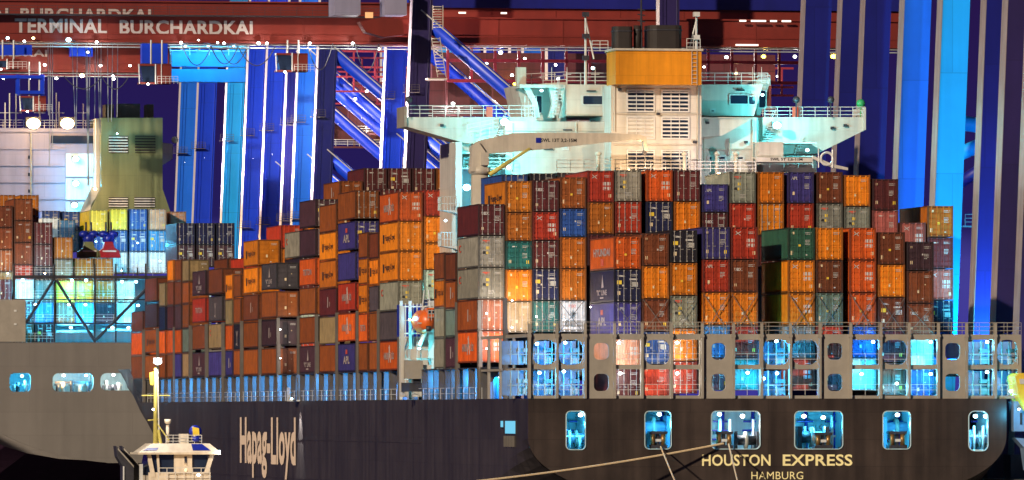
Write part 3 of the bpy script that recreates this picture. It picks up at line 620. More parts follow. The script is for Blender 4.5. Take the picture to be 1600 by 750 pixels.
MB().box(u-.05, u+.25, v-3.05, v-2.99, z+.7, z+1.1).box(u+.4, u+.7, v-3.05, v-2.99, z+.7, z+1.1).build('conning_window', M['glass'], LBT)
MB().tube((u-1.0, v-2.6, z-.2), (u+1.0, v-2.6, z-.2), .06, 5).build('grab_line', M['white'], LBT)
MB().tube((u-.2, v-3.0, z-.75), (u+.2, v-3.0, z-.75), .3, 8).build('propeller_guard', M['darksteel'], LBT)
f = MB().rail([(u-.05, v-3.1, z+.05), (u+.9, v-3.1, z+.05)], .95, .3, .03, 2); f.build('boat_railing', M['rail'], LBT)
MB().tube((u-.3, v-1, z+1), (u-.1, v-1, z+3), .06, 5).tube((u+.5, v-1, z+1.1), (u+.3, v-1, z+3), .06, 5).build('fall_wire', M['rail'], LBT)

# ------------------------------------------------------------------ containers
WD = 2.438; HT = {'H': 2.87, 'L': 2.57}
CLR = dict(
 orange=((.68, .195, .004), 'orange'), dorange=((.44, .125, .006), 'dull orange'), rust=((.27, .068, .010), 'rust brown'), brown=((.17, .042, .012), 'brown'),
 maroon=((.10, .014, .014), 'maroon'), red=((.42, .034, .010), 'red'), redo=((.60, .095, .008), 'orange red'), navy=((.010, .013, .060), 'navy'), black=((.014, .012, .022), 'almost black'),
 blue=((.02, .07, .27), 'blue'), purple=((.045, .036, .20), 'purple blue'), plum=((.060, .024, .034), 'plum'), grey=((.26, .255, .20), 'grey'), dgrey=((.062, .052, .058), 'dark grey'),
 teal=((.012, .13, .12), 'teal'), green=((.025, .11, .060), 'green'), sage=((.14, .20, .17), 'sage green'), tan=((.28, .20, .10), 'tan'), mint=((.42, .55, .46), 'pale mint'),
 white=((.66, .66, .62), 'white'), yellow=((.72, .52, .02), 'yellow'), lblue=((.06, .26, .50), 'light blue'), pink=((.34, .09, .07), 'faded red'), salmon=((.62, .30, .17), 'salmon'))
_cm = {}
def body_mesh(L, h):
    if (L, h) in _cm: return _cm[(L, h)]
    m = MB(); w = WD/2; g = .035
    for s in (-1, 1):        # corrugated sides
        n = int(L/.28); p = []
        for i in range(n):
            a = .16+(L-.32)*i/n; d = (L-.32)/n
            p += [(a, w-.02), (a+d*.3, w-.02), (a+d*.5, w-.055), (a+d*.8, w-.055)]
        p.append((L-.16, w-.02)); k = len(p)
        m.add([(s*q, a, .16) for a, q in p]+[(s*q, a, h-.1) for a, q in p], [((i, i+1, i+1+k, i+k) if s < 0 else (i+k, i+1+k, i+1, i))[::-1] for i in range(k-1)])
        m.mi = 1
        m.box(s*(w-.09), s*w, .16, L-.16, 0.02, .17); m.box(s*(w-.08), s*w, .16, L-.16, h-.11, h-.012)
        for v0 in (0, L-.17):
            m.box(s*(w-.15), s*w, v0, v0+.17, .11, h-.11)
            m.box(s*(w-.16), s*(w+.004), v0-.004, v0+.174, 0, .118); m.box(s*(w-.16), s*(w+.004), v0-.004, v0+.174, h-.118, h)
        m.mi = 0
    m.box(-w+.08, w-.08, .02, L-.02, .10, .16)
    n = int(L/.6)
    for i in range(n): m.box(-w+.08, w-.08, .1+(L-.2)*i/n, .1+(L-.2)*(i+.55)/n, h-.05, h-.02)
    m.box(-w+.08, w-.08, .05, L-.05, h-.07, h-.05)
    m.box(-w+.15, w-.15, L-.1, L-.05, .15, h-.1); m.mi = 1; m.box(-w+.15, w-.15, .015, .10, .03, .17); m.box(-w+.15, w-.15, .015, .10, h-.14, h-.02)
    _cm[(L, h)] = m.mesh('container_body', [PAINT, PAINTD]); return _cm[(L, h)]
def door_mesh(s, h):
    k = ('d', s, h)
    if k in _cm: return _cm[k]
    m = MB(); a, b = (-1.07, -.012) if s < 0 else (.012, 1.07); z0, z1 = .18, h-.15
    m.box(a, b, .09, .13, z0, z1)
    for i in range(5):
        c0 = z0+(z1-z0)*(i+.16)/5; c1 = z0+(z1-z0)*(i+.84)/5; m.box(a+.07, b-.07, .045, .09, c0, c1)
    for d in (a, b-.05): m.box(d, d+.05, .05, .09, z0, z1)
    hx = a if s < 0 else b
    for i in range(4): zc_ = z0+(z1-z0)*(i+.5)/4; m.box(hx-.05, hx+.05, .01, .05, zc_-.06, zc_+.06)
    _cm[k] = m.mesh('door', PAINT); return _cm[k]
def rod_mesh(x, h):
    k = ('r', x, h)
    if k in _cm: return _cm[k]
    m = MB(); m.tube((x, .01, .08), (x, .01, h-.07), .026, 6)
    for z in (.12, h-.12): m.box(x-.06, x+.06, -.02, .05, z-.05, z+.05)
    for z in (.55, h*.5, h-.55): m.box(x-.045, x+.045, -.012, .05, z-.03, z+.03)
    m.box(x-.02, x+.28, -.03, -.01, 1.15, 1.19)
    _cm[k] = m.mesh('locking_rod', GEAR); return _cm[k]
def mark_mesh(kind, h, rnd):
    k = ('m', kind, h, rnd)
    if k in _cm: return _cm[k]
    m = MB(); r = random.Random(hash((kind, rnd)) if False else sum(map(ord, kind))*31+rnd); y = .033
    def rect(x0, x1, z0, z1, mi): m.mi = mi; m.box(x0, x1, y, y+.008, z0, z1)
    def lines(x0, z, n, w=.62, mi=0, hh=.055):
        for i in range(n): 
            a = x0
            while a < x0+w*(1-.12*i*r.random()): b = a+r.uniform(.05, .12); rect(a, min(b, x0+w), z-i*.13, z-i*.13+hh, mi); a = b+.03
    lines(.30, h-.48, 2)
    if kind in ('txt', 'tex', 'apl', 'or', 'kl'): lines(.36, h-1.15, 4, .42)
    if kind == 'hs':
        for a in (.22, .62):
            for z in (h-1.35, h-1.78): rect(a, a+.30, z, z+.30, 0)
        for (a, z0, b, z1) in ((-.85, h-.72, -.25, h-.38), (-.80, h-.36, -.35, h-.74)):
            m.mi = 0; m.add([(a, y, z0-.035), (b, y, z1-.035), (b, y, z1+.035), (a, y, z0+.035)], [(0, 1, 2, 3)])
        rect(.75, .98, .42, .72, 4)
    elif kind == 'kl':
        m.mi = 0; m.add([(-.95, y, h-.50), (-.5, y, h-.62), (-.2, y, h-.60), (-.5, y, h-.52)], [(0, 1, 2, 3)]); rect(-.8, -.2, h-.66, h-.62, 0)
        rect(-.92, -.50, h-1.32, h-.98, 1); rect(.45, .95, h-1.55, h-1.12, 0); rect(-.88, -.62, .62, .95, 4); rect(-.45, -.30, h-1.5, h-1.35, 0); rect(.2, .9, h-.95, h-.80, 0)
    elif kind == 'ham':
        rect(-.85, -.15, h-.50, h-.40, 3); rect(-.6, -.2, h-.60, h-.54, 3); rect(-.45, -.18, h-1.25, h-.98, 1); rect(-.80, -.52, h-1.7, h-1.42, 2); rect(-.45, -.22, h-1.68, h-1.45, 1)
        lines(-.25, .75, 3, .5)
    elif kind == 'few': rect(-.30, -.10, .9, 1.2, 4); rect(.15, .32, .35, .45, 0); rect(.4, .5, 1.6, 1.7, 4)
    elif kind == 'or':
        rect(-.85, -.62, h-.6, h-.38, 4); rect(-.3, -.05, h-1.75, h-1.5, 1); rect(-.95, -.75, .45, .8, 4); rect(.4, .55, .4, .5, 0)
    elif kind == 'tex':
        vs, fs, x0, x1, y0, y1 = text_geo('tex', .02); m.mi = 0; m.add([(-.92+.75*(a-x0)/(x1-x0), y, h-1.0+.34*(b-y0)/(y1-y0)) for a, b, _ in vs], fs); rect(-.9, -.7, .5, .75, 4)
    elif kind == 'apl':
        vs, fs, x0, x1, y0, y1 = text_geo('APL', .02); m.mi = 0; m.add([(-.90+.65*(a-x0)/(x1-x0), y, h-.72+.28*(b-y0)/(y1-y0)) for a, b, _ in vs], fs); rect(-.8, -.58, .75, 1.05, 4)
    elif kind == 'rf':
        for i in range(7): rect(-.9, .9, .5+i*.09, .53+i*.09, 2)
        for i in range(14):
            t = 2*math.pi*i/14; m.mi = 2; m.tube((.0, y, 1.6), (.38*math.cos(t), y, 1.6+.38*math.sin(t)), .02, 4)
        vs, fs, x0, x1, y0, y1 = text_geo('COOL', .02); m.mi = 3; m.add([(-.4+.8*(a-x0)/(x1-x0), y, h-.62+.26*(b-y0)/(y1-y0)) for a, b, _ in vs], fs)
    else:
        rect(-.88, -.72, h-.6, h-.4, 4) if rnd % 2 else rect(-.6, -.2, h-.55, h-.45, 0)
        rect(-.9, -.7, .55, .85, 4)
        if rnd % 3 == 0: rect(.72, .95, .5, .82, 1)
        if rnd % 3 == 1: rect(.15, .3, 1.35, 1.5, 0)
    _cm[k] = m.mesh('door_marking', [M['white'], M['yellow'], M['black'], M['redmark'], STICK]); return _cm[k]
STICK = pmat('sticker_cream', (.70, .55, .33), .6, .1, 3, .1)
def side_logo(kind, L):
    k = ('s', kind, L)
    if k in _cm: return _cm[k]
    m = MB(); x = -WD/2-.012
    def T(s, v0, v1, z0, z1, mi, bold=.03): m.mi = mi; text_add(m, s, 'port', v0, v1, x, z0, z1, bold)
    c = L/2; w = min(L*.30, 3.2)
    if kind == 'hapag':
        T('Hapag-Lloyd', c+w-.7, c-w-.8, .95, 1.75, 1, .01); m.mi = 1; m.box(x, x+.01, c+w-.2, c+w+.6, .9, 1.75)
    elif kind == 'hs':
        T('HAMBURG', c+w, c+.1, 1.05, 1.75, 0, .03); T('SÜD', c-w*.55, c-w-.3, 1.05, 1.85, 0, .03); m.mi = 0
        for a, b, c1, d in ((.1, .75, -.6, 2.45), (-.5, 2.45, -1.25, .75), (-.2, 2.3, -.9, 1.2), (.25, 1.5, -1.1, 1.7)): m.tube((x, c+a, b), (x, c+c1, d), .045, 4)
    elif kind == 'kl':
        T('"K" LINE', c+w*.8, c-w*.8, .65, 1.15, 0, .03); m.mi = 0; m.add([(x, c+.2, 1.3), (x, c-1.0, 1.35), (x, c-.4, 2.5)], [(0, 1, 2)]); m.add([(x, c+.9, .35), (x, c-.9, .35), (x, c-.9, .5), (x, c+.9, .5)], [(0, 1, 2, 3)])
    elif kind == 'apl': T('APL', c+w*.7, c-w*.7, .8, 1.6, 0, .04); m.mi = 2; m.box(x, x+.01, c-.6, c+.6, 1.8, 2.25)
    elif kind == 'hyundai': T('HYUNDAI', c+w+1.0, c-w-1.0, 1.2, 1.9, 0, .03); m.mi = 2; m.box(x, x+.01, c-.9, c+.6, .35, 1.0)
    elif kind == 'word': T('TRITON', c+w, c-w, 1.1, 1.75, 0, .02)
    elif kind == 'script': T('Y', c+.9, c-.9, .7, 2.1, 0, .0); T('ML', c+.8, c-.8, .45, .75, 0, .02)
    elif kind == 'c': T('C', L-1.0, L-2.3, 1.5, 2.2, 2, .03)
    elif kind == 'tag': m.mi = 0; m.box(x, x+.01, c-.4, c+.1, .9, 2.0); m.box(x, x+.01, c-1.6, c-1.4, 1.0, 1.5)
    _cm[k] = m.mesh('side_lettering', [M['sign'], M['black'], M['redmark']]); return _cm[k]
LOGOTXT = dict(hapag='black lettering on its side', hs='white script lettering on its side', kl='white triangle mark on its side', apl='white initials on its side', hyundai='white company lettering on its side',
               word='white lettering on its side', script='white script mark on its side', c='small red mark on its side', tag='small white tag on its side')
NCON = 0
def container(u, v, z, L, h, color, mark, logo, pale, label, group, aft=True):
    """u = left edge of the aft face"""
    global NCON
    NCON += 1
    rgb = CLR[color][0]; j = random.uniform(.76, 1.2); rgb = tuple(c*j*random.uniform(.94, 1.06) for c in rgb)
    t = thing('shipping_container', (u+WD/2, v, z), label, 'container', group); hh = HT[h]
    c = (*rgb, 1)
    link_mesh('body', body_mesh(L, hh), t, c)
    rc = (.36, .33, .30, 1) if pale else tuple(min(1, a*1.5+.02) for a in rgb)+(1,)
    for s in (-1, 1):
        d = link_mesh('door', door_mesh(s, hh), t, c)
        if aft:
            for x in ((-.82, -.30) if s < 0 else (.30, .82)): link_mesh('locking_rod', rod_mesh(x, hh), d, rc)
    if mark: link_mesh('door_marking', mark_mesh(mark, hh, NCON % 4), t)
    if logo: link_mesh('side_lettering', side_logo(logo, L), t)
    return t
ORD = ['top', 'second from top', 'third from top', 'fourth from top', 'fifth from top', 'sixth from top', 'seventh from top']
NTH = ['first', 'second', 'third', 'fourth', 'fifth', 'sixth', 'seventh', 'eighth', 'ninth', 'tenth', 'eleventh', 'twelfth', 'thirteenth', 'fourteenth', 'fifteenth', 'sixteenth', 'seventeenth', 'eighteenth', 'nineteenth', 'twentieth', 'twenty-first', 'twenty-second', 'twenty-third', 'twenty-fourth']
def parse(it):          # 'H red hs p' -> height, colour, door marking, side logo
    a = it.split(); h, c = a[0], a[1]; mark = 'few'; logo = None; pale = False
    for t in a[2:]:
        if t == 'p': pale = True
        elif t[0] == '@': logo = t[1:]
        else: mark = t
    return h, c, mark, logo, pale
def stack_px(px, v, ytop, items, where, group, L=12.19, u=None):
    uu = U(px, v) if u is None else u; z = Z(ytop, uu+1.2, v)
    for i, it in enumerate(items):
        h, c, mark, logo, pale = parse(it); z -= HT[h]+.03
        container(uu, v, z, L, h, c, mark, logo, pale, f"{CLR[c][1]} container, {ORD[i]} in {where}", group)
# block A: the tall rear block, 17 columns
VA = V(747, 0); GA = 'containers of the tall block in front of the bridge house'
A = [(747, 318, ['H maroon tex p', 'H grey ham @c', 'H grey ham @c', 'H rust few @tag p', 'H redo hs @hs p']),
 (790, 282, ['H dorange or @hapag', 'L dorange few', 'L teal txt', 'H orange or', 'H tan few p']),
 (832, 281, ['H maroon tex p', 'L red hs', 'L maroon txt p', 'H navy kl p', 'H teal txt p']),
 (875, 276, ['H rust or', 'L blue txt', 'H dorange few', 'H dorange few', 'H white rf']),
 (918, 266, ['H red hs', 'H dorange few', 'H maroon few']),
 (961, 265, ['H grey ham', 'H red txt p', 'H brown few']),
 (1010, 265, ['H redo hs', 'H navy kl p', 'H brown few']),
 (1053, 265, ['H maroon txt p', 'H orange few', 'H maroon txt']),
 (1097, 287, ['L purple apl', 'H maroon tex p', 'H brown few']),
 (1140, 268, ['H grey ham', 'H red txt', 'H brown few']),
 (1184, 268, ['H orange few', 'H orange few p', 'H maroon few p']),
 (1231, 268, ['H purple apl', 'H red txt', 'H green few']),
 (1276, 268, ['H brown or', 'H grey ham', 'H brown few']),
 (1319, 273, ['H orange few', 'H grey ham', 'H brown few']),
 (1363, 279, ['H maroon txt', 'H pink txt', 'H brown few']),
 (1406, 347, ['H pink hs', 'H brown or', 'H brown few']),
 (1449, 321, ['H dorange or', 'H maroon txt', 'H pink hs', 'H navy kl p'])]
for i, (px, y, it) in enumerate(A):
    stack_px(px, VA, y, it, f"{NTH[i]} column from left, tall stern block", GA, u=0.0 if i == 0 else None)
# roofs that show behind that block
for px, y, c in ((806, 272, 'blue'), (850, 270, 'black'), (893, 269, 'dgrey')):
    stack_px(px-22, VA+13.6, y, [f'H {c} few p'], f"row behind tall stern block, {'left' if px < 840 else 'middle' if px < 880 else 'right'} of three", 'containers behind the tall stern block')
# block Z: nearest block over the transom, 5 tiers, the lower two show through the lashing bridge
VZ = 3.0; GZ = 'containers of the nearest block over the stern'
ZZ = [(3, 959, 369, ['H redo or @hyundai', 'H navy kl @kl p', 'H purple apl @apl p', 'H salmon hs', 'H maroon txt p']),
 (4, 1003, 364, ['H brown txt', 'H orange few', 'H brown txt', 'H blue kl p', 'H red txt']),
 (5, 1047, 359, ['H black kl p', 'H orange or', 'H grey ham', 'H orange few p', 'H red txt p']),
 (6, 1098, 354, ['H purple txt p', 'H red apl', 'H orange or', 'H lblue few', 'H plum txt p']),
 (7, 1142, 354, ['H red hs', 'H brown tex', 'H orange few', 'H red txt', 'H teal few']),
 (9, 1231, 355, ['H green or', 'H orange hs', 'H orange hs', 'H grey few', 'H red hs']),
 (10, 1275, 355, ['H orange few', 'H brown or', 'H sage or', 'H red few', 'H plum few']),
 (11, 1327, 355, ['H redo hs', 'H redo hs', 'H redo or', 'H blue few', 'H mint few']),
 (12, 1372, 362, ['H brown or', 'H orange few', 'H brown kl', 'H maroon txt', 'H brown txt']),
 (13, 1417, 377, ['L plum txt', 'H brown few', 'H brown tex', 'H mint few p', 'H blue few p'])]
for j, (i, px, y, it) in enumerate(ZZ):
    stack_px(px, VZ, y, it, f"{NTH[j]} column from left, nearest stern block", GZ)
# port side stacks; base on the deck girders
GP = 'containers stacked along the port side'
PORT = [('40', 0, 622, 299, ['redo hs @hs', 'orange few @hapag', 'orange few @hapag', 'grey ham @c', 'dgrey few', 'redo hs @hs']),
 ('20', 0, 712, 394, ['brown few', 'rust few @tag', 'sage few', 'plum few @tag']), ('20', 0, 694, 394, ['brown few', 'dorange few @hapag', 'grey few', 'grey few']),
 ('20', 0, 591, 362, ['brown few', 'orange few @hapag', 'dgrey few', 'rust few', 'rust few']), ('20', 0, 574, 362, ['rust few', 'orange few @hapag', 'orange few @hapag', 'redo few @word', 'rust few']),
 ('40', 0, 555, 294, ['rust txt p', 'purple kl @apl p', 'purple few', 'red few @hs', 'redo few @hs', 'purple few @apl']),
 ('40', 0, 525, 317, ['rust few', 'orange few @hapag', 'dorange few @hapag', 'maroon few @tag', 'tan few', 'rust few']),
 ('40', 0, 493, 308, ['plum kl p', 'plum few', 'redo few @word', 'rust few', 'rust few', 'plum few @kl']),
 ('40', 0, 432, 407, ['dgrey few @kl', 'rust few', 'plum few @tag', 'rust few']),
 ('40', 0, 403, 372, ['orange few @hapag', 'orange few @hapag', 'brown few @tag', 'rust few', 'rust few']),
 ('20', 0, 376, 428, ['rust few', 'rust few', 'black few @script', 'rust few']), ('20', 0, 363, 428, ['orange few @hapag', 'tan few', 'redo few', 'purple few @tag']),
 ('40', 0, 347, 414.5, ['brown few', 'dgrey few @script', 'tan few @c', 'purple few']),
 ('40', 0, 321, 418, ['plum few @kl', 'red few @word', 'brown few', 'plum few @kl']),
 ('20', 0, 295, 405, ['tan few', 'rust few', 'rust few', 'sage few', 'tan few']), ('20', 0, 283, 405, ['rust few', 'brown few', 'plum few', 'redo few', 'purple few']),
 ('20', 0, 271, 405, ['orange few', 'brown few', 'maroon few', 'redo few', 'rust few']), ('20', 0, 258, 441, ['tan few', 'navy few', 'redo few', 'rust few']),
 ('40', 0, 245, 430, ['brown few', 'plum few', 'rust few @hapag', 'rust few']),
 ('40', 0, 223, 485, ['brown few', 'redo few', 'rust few'])]
PORT.sort(key=lambda r: -r[2])
for j, (ty, col, px, y, it) in enumerate(PORT):
    L = 12.19 if ty == '40' else 6.06; v = V(px, 0)+.15; H = Z(y, 0, v)-ZB; n = len(it)
    kH = max(0, min(n, round((H-n*2.6)/.30))); gap = (H-(kH*HT['H']+(n-kH)*HT['L']))/n
    z = ZB; lst = list(reversed(it))
    for i, c in enumerate(lst):
        h = 'H' if i < kH else 'L'; _, cc, mark, logo, pale = parse('H '+c)
        lab = f"{CLR[cc][1]} container, {ORD[n-1-i]} in the {NTH[j]} port-side stack from the stern"
        container(0.0, v, z, L, h, cc, mark if px not in (590,) else None, logo, True if cc in ('maroon', 'navy', 'plum') else pale, lab, GP, aft=(px in (622, 555, 493)))
        z += HT[h]+gap
# inner columns whose doors show beside and above the port row
GI = 'containers of the inner columns behind the port side row'
def inner(px_side, k, y, items, where):
    v = V(px_side, 0)+.15; stack_px(0, v, y, items, where, GI, u=k*2.56)
inner(622, 1, 296, ['L red hs', 'L orange or', 'L orange few', 'H mint ham', 'H blue few p', 'H salmon few p'], 'the second column of the stack beside the lifeboat')
inner(622, 2, 292, ['H maroon txt p', 'H sage ham', 'H orange or', 'H maroon txt'], 'the third column of the stack beside the lifeboat')
inner(555, 1, 294, ['H maroon txt p', 'H navy kl p'], 'the second column behind the small brown boxes')
inner(525, 1, 300, ['H maroon few p'], 'the second column behind the purple stack')
inner(493, 1, 282, ['L rust txt @tag', 'H maroon txt p'], 'the second column of the highest port block')
for k, c in ((2, 'maroon txt p'), (3, 'maroon kl p'), (4, 'maroon txt p'), (5, 'dorange or'), (6, 'maroon txt p')):
    inner(493, k, 262+(0 if k < 6 else 1), [f'H {c}', f'H {"maroon" if k != 5 else "brown"} few'], f'the {NTH[k]} column of the highest port block')
inner(461, 1, 407, ['H black kl p', 'H maroon tex p', 'H white few p', 'H redo hs p'], 'the gap beside the dark grey stack') if False else None
v = V(432, 0)+.15
inner(432, 1, 360, ['H grey few @c', 'H black kl p', 'H maroon tex p', 'H mint few p', 'H red hs p'], 'column of lit doors in the port row gap')
inner(403, 1, 351, ['L red few', 'H dorange few'], 'the second column behind the twin orange side boxes')
inner(403, 2, 352, ['L rust few', 'H rust few'], 'the third column behind the twin orange side boxes')
inner(432, 2, 349, ['H orange few', 'H rust few'], 'the second inner column beside the tall plum stack')
inner(347, 1, 402, ['L red few', 'H rust few'], 'the second column behind the tan and purple stack')
inner(321, 1, 403, ['L brown few', 'L maroon few p'], 'the second column near the twenty-foot boxes')

# ------------------------------------------------------------------ grey ship moored ahead
VG = 348.0; GU = U(207, VG); GC = thing('container_ship', (GU, VG, 0), 'grey hulled container ship moored ahead with an olive funnel casing and black lashing frame', 'container ship')
gz = lambda y, px=100, v=VG: Z(y, U(px, v), v)
zt = gz(535); gzb = lambda s: 5.4-9*min(1, s/40)
gB = 20.0
ghb = lambda z: gB*max(.02, (max(0, (z-5.3)/5.4)))**.46 if z < 10.7 else gB
zz = [5.35+(10.7-5.35)*(i/16)**2 for i in range(17)]+[zt]
outl = [(GU+min(gB, ghb(z)), z) for z in zz]+[(GU-min(gB, ghb(z)), z) for z in reversed(zz)]
plate('transom_plate', outl, [prr(15, 48, 583, 612, VG, .6), prr(82, 146, 583, 612, VG, .8), prr(157, 215, 583, 610, VG, .8)], VG, .4, M['gstern'], GC)
loft('hull', [M['gstern'], M['boot']], GC, GU, gB, VG+.35, [0, 2, 5, 9, 14, 20, 30, 45, 70, 110, 160, 220], gzb, lambda s: 10.7-14*min(1, s/45), lambda s: zt, lambda z: (500, 600), split=10.8)
g = MB(); zf_, zc_ = gz(613), gz(581); g.box(GU-19.5, GU+19.5, VG+.5, VG+9, zf_-.2, zf_); g.box(GU-19.5, GU+19.5, VG+.5, VG+9, zc_, zc_+.2); g.box(GU-19.5, GU+19.5, VG+8.7, VG+9, zf_, zc_)
for px in (64, 152): u = U(px, VG); g.box(u-.1, u+.1, VG+.5, VG+8, zf_, zc_)
g.build('mooring_deck', M['mint'], GC)
for px, y, c in ((35, 588, 'cyan'), (100, 587, 'warm'), (135, 587, 'cyan'), (178, 586, 'white')): lamp(GC, U(px, VG+1), VG+1.5, gz(y), c, 700, .2, 'cyan' if c == 'cyan' else 'white', name='mooring_deck_lamp', off=(0, 1.2, -.6))
for i, px in enumerate((22, 28, 40, 90, 98, 112, 125, 138, 165, 176, 186)):
    u = U(px, VG+3); MB().tube((u, VG+3, zf_), (u, VG+3, zf_+1.0+.3*(i % 3)), .25, 8).box(u-.45, u+.45, VG+2.8, VG+3.2, zf_+.9, zf_+1.05).build('mooring_bollard', M['darksteel'] if i % 2 else M['rail'], GC)
MB().pbox(86, 142, 596, 599, VG+4, .2).pbox(160, 190, 601, 609, VG+4, .2).build('mooring_winch_frame', M['darksteel'], GC)
MB().pbox(-40, 40, 468, 534, VG+.6, 8).build('stern_house', M['steel'], GC)
for y in (484, 505): MB().pbox(22, 26, y, y+3, VG+.5, .1).build('small_hatch', M['rail'], GC)
lb = MB(); v = VG+1.0
for y, t in ((433, 5), (468, 2), (505, 2)): lb.pbox(22 if y < 500 else 40, 330, y-t/2, y+t/2, v, 1.0)
for px in (22, 85, 148, 181, 228, 262, 296): lb.pbox(px-1.2, px+1.2, 412, 535, v, .3)
for px in (52, 115, 192, 200, 215): lb.pbox(px-.8, px+.8, 418, 434, v, .2)
for a, b, c, d in ((84, 437, 40, 505), (88, 437, 148, 533), (228, 452, 148, 533), (262, 437, 310, 505)):
    lb.tube((U(a, v), v-.1, gz(b, a)), (U(c, v), v-.1, gz(d, c)), .2, 6)
lb.build('lashing_frame', M['darksteel'], GC)
rl = MB()
for y in (430, 467, 504, 533): rl.rail([(U(24, v), v+.1, gz(y)), (U(300, v), v+.1, gz(y))], 1.05, 2.6, .03, 2)
rl.build('railing', M['rail'], GC)
db = MB(); 
for y in (467, 505): db.pbox(24, 300, y, y+1.5, VG+1.2, 3)
db.build('frame_walkway', M['coaming'], GC)
MB().pbox(-30, 330, 433, 535, VG+17, .4).build('hold_bulkhead', M['mint'], GC)
for px, y in ((35, 438), (112, 438), (134, 438), (190, 440), (212, 440), (107, 476), (133, 476), (215, 477), (55, 476), (110, 512), (200, 512), (175, 512)):
    lamp(GC, U(px, VG+3), VG+2.6, gz(y), 'cyan', 850, .2, 'cyan', name='frame_lamp', off=(0, 1.0, -1.0))
eq = MB()
for a, b, c, d in ((88, 145, 516, 519), (160, 212, 514, 517), (90, 140, 505, 508)): eq.pbox(a, b, c, d, VG+5, 2)
eq.build('platform', M['rail'], GC)
# superstructure, funnel casing
vs_ = 420.0
MB().pbox(-80, 150, 205, 345, vs_, 14).pbox(-80, 155, 200, 206, vs_-.5, 14).build('superstructure', M['gwhite'], GC)
for x0, x1, y0, y1 in ((103, 150, 240, 276), (103, 150, 279, 312), (103, 150, 316, 340)):
    MB().pbox(x0, x1, y0, y1, vs_-.3, .25).build('gallery_recess', M['mint'], GC)
MB().pbox(80, 150, 212, 224, vs_-.2, .15).build('bridge_windows', M['glass'], GC)
for y in (232, 258, 284, 310): MB().pbox(-80, 102, y, y+1.4, vs_-.25, .2).build('deck_edge_strip', M['gwhite'], GC)
for y in (243, 270, 296):
    for px in (44,): MB().pbox(px, px+4, y, y+5, vs_-.12, .1).build('window', M['glass'], GC)
MB().tube((U(48, vs_), vs_-.3, gz(340, 48, vs_)), (U(48, vs_), vs_-.3, gz(205, 48, vs_)), .14, 6).build('drain_pipe', M['steel'], GC)
MB().pprism([(141, 345), (143, 292), (158, 292), (158, 300), (118, 345)], vs_-8, vs_-7).pbox(150, 160, 185, 292, vs_-8, 3).build('side_bracket', M['ivory'], GC)
oc = MB(); 
oc.pprism([(158, 184), (254, 184), (254, 295), (271, 345), (135, 345), (158, 295)], vs_-10, vs_+4); OC = oc.build('funnel_casing', M['olive'], GC)
for x0, x1, y0, y1 in ((170, 200, 212, 239), (211, 243, 212, 239), (170, 200, 308, 324), (210, 242, 308, 324)):
    v = vs_-10.1; f = MB().pbox(x0, x1, y0, y1, v, .08).build('louvre_opening', M['soot'], OC)
    s = MB(); n = 6 if y1-y0 > 20 else 4
    for k in range(n): yy = y0+(y1-y0)*(k+.5)/n; s.pbox(x0, x1, yy-.5, yy+1.0, v-.12, .1)
    s.build('louvre_slat', M['olive'] if (x0 > 205 and y0 < 300) else M['rail'], OC)
lamp(GC, U(185, vs_-13), vs_-11.5, gz(209, 185, vs_-12), 'mint', 220, .12, 'cyan', name='casing_lamp', off=(0, -1.5, -.3))
for x0, x1, y0 in ((165, 178, 163), (186, 219, 162), (230, 240, 163)):
    MB().pbox(x0, x1, y0, 184, vs_-8, 4).build('exhaust_stack', M['soot'], GC)
MB().pprism([(254, 223), (270, 225), (270, 248), (254, 258)], vs_-4, vs_).build('casing_wing', M['gwhite'], GC)
MB().ball((U(268, vs_), vs_-4, gz(220, 268, vs_)), .5).build('searchlight', M['rail'], GC)
for px in (52, 105): lamp(GC, U(px, vs_-2), vs_-2, gz(196, px, vs_), 'warm', 1500, .95, 'warm', name='deck_flood', off=(0, -4.5, -.3))
for px, y, p in ((118, 288, 900), (116, 322, 600), (118, 250, 600)): lamp(GC, U(px, vs_-1), vs_-1.2, gz(y, px, vs_), 'cyan', p, .45, 'cyan', name='gallery_lamp', off=(0, -2.5, -.5))
lamp(GC, U(150, vs_-14), vs_-13, gz(300, 150, vs_), 'warm', 900, .2, 'warm', name='gallery_lamp', off=(0, -1.5, .5))
lamp(GC, U(20, vs_-20), vs_-16, gz(345, 20, vs_), 'white', 700, .2, 'white', name='gallery_lamp', off=(0, -5, .5))
rm2 = MB().rail([(U(-60, vs_), vs_, gz(200, 50, vs_)), (U(150, vs_), vs_, gz(200, 50, vs_))], 1.1, 1.4, .04, 2)
for px in (8, 15, 25, 62, 88, 92, 130): u = U(px, vs_+3); rm2.tube((u, vs_+3, gz(200, px, vs_)), (u, vs_+3, gz(random.uniform(140, 180), px, vs_)), .09, 5).tube((u-.8, vs_+3, gz(175, px, vs_)), (u+.8, vs_+3, gz(175, px, vs_)), .06, 5)
rm2.build('roof_railing', M['rail'], GC)
GG = 'containers on the grey ship'
def gs(px, y, v, items, where, L=12.19): stack_px(px, v, y, items, where, GG, L)
va = VG+6
gs(-9, 321, va, ['H brown few', 'H brown few', 'H rust few p', 'H tan few p'], 'the far left column of the grey ship')
gs(22, 310, va, ['H brown few', 'H brown txt', 'H brown few', 'H red txt p'], 'the second column of the grey ship')
gs(53, 347, va, ['H maroon few p', 'H maroon few p', 'H black few p'], 'the third column of the grey ship')
gs(-5, 304, va+14, ['H dorange few p', 'H rust few'], 'the row behind, far left on the grey ship'); gs(32, 304, va+14, ['H dorange few p', 'H rust few'], 'the row behind, beside the far left brown boxes')
gs(85, 370, va, ['H dorange few p', 'H tan few p'], 'the fourth column of the grey ship'); 
gs(93, 402, va+.5, ['H dorange few p'], 'the low row under the machines, left') if False else None
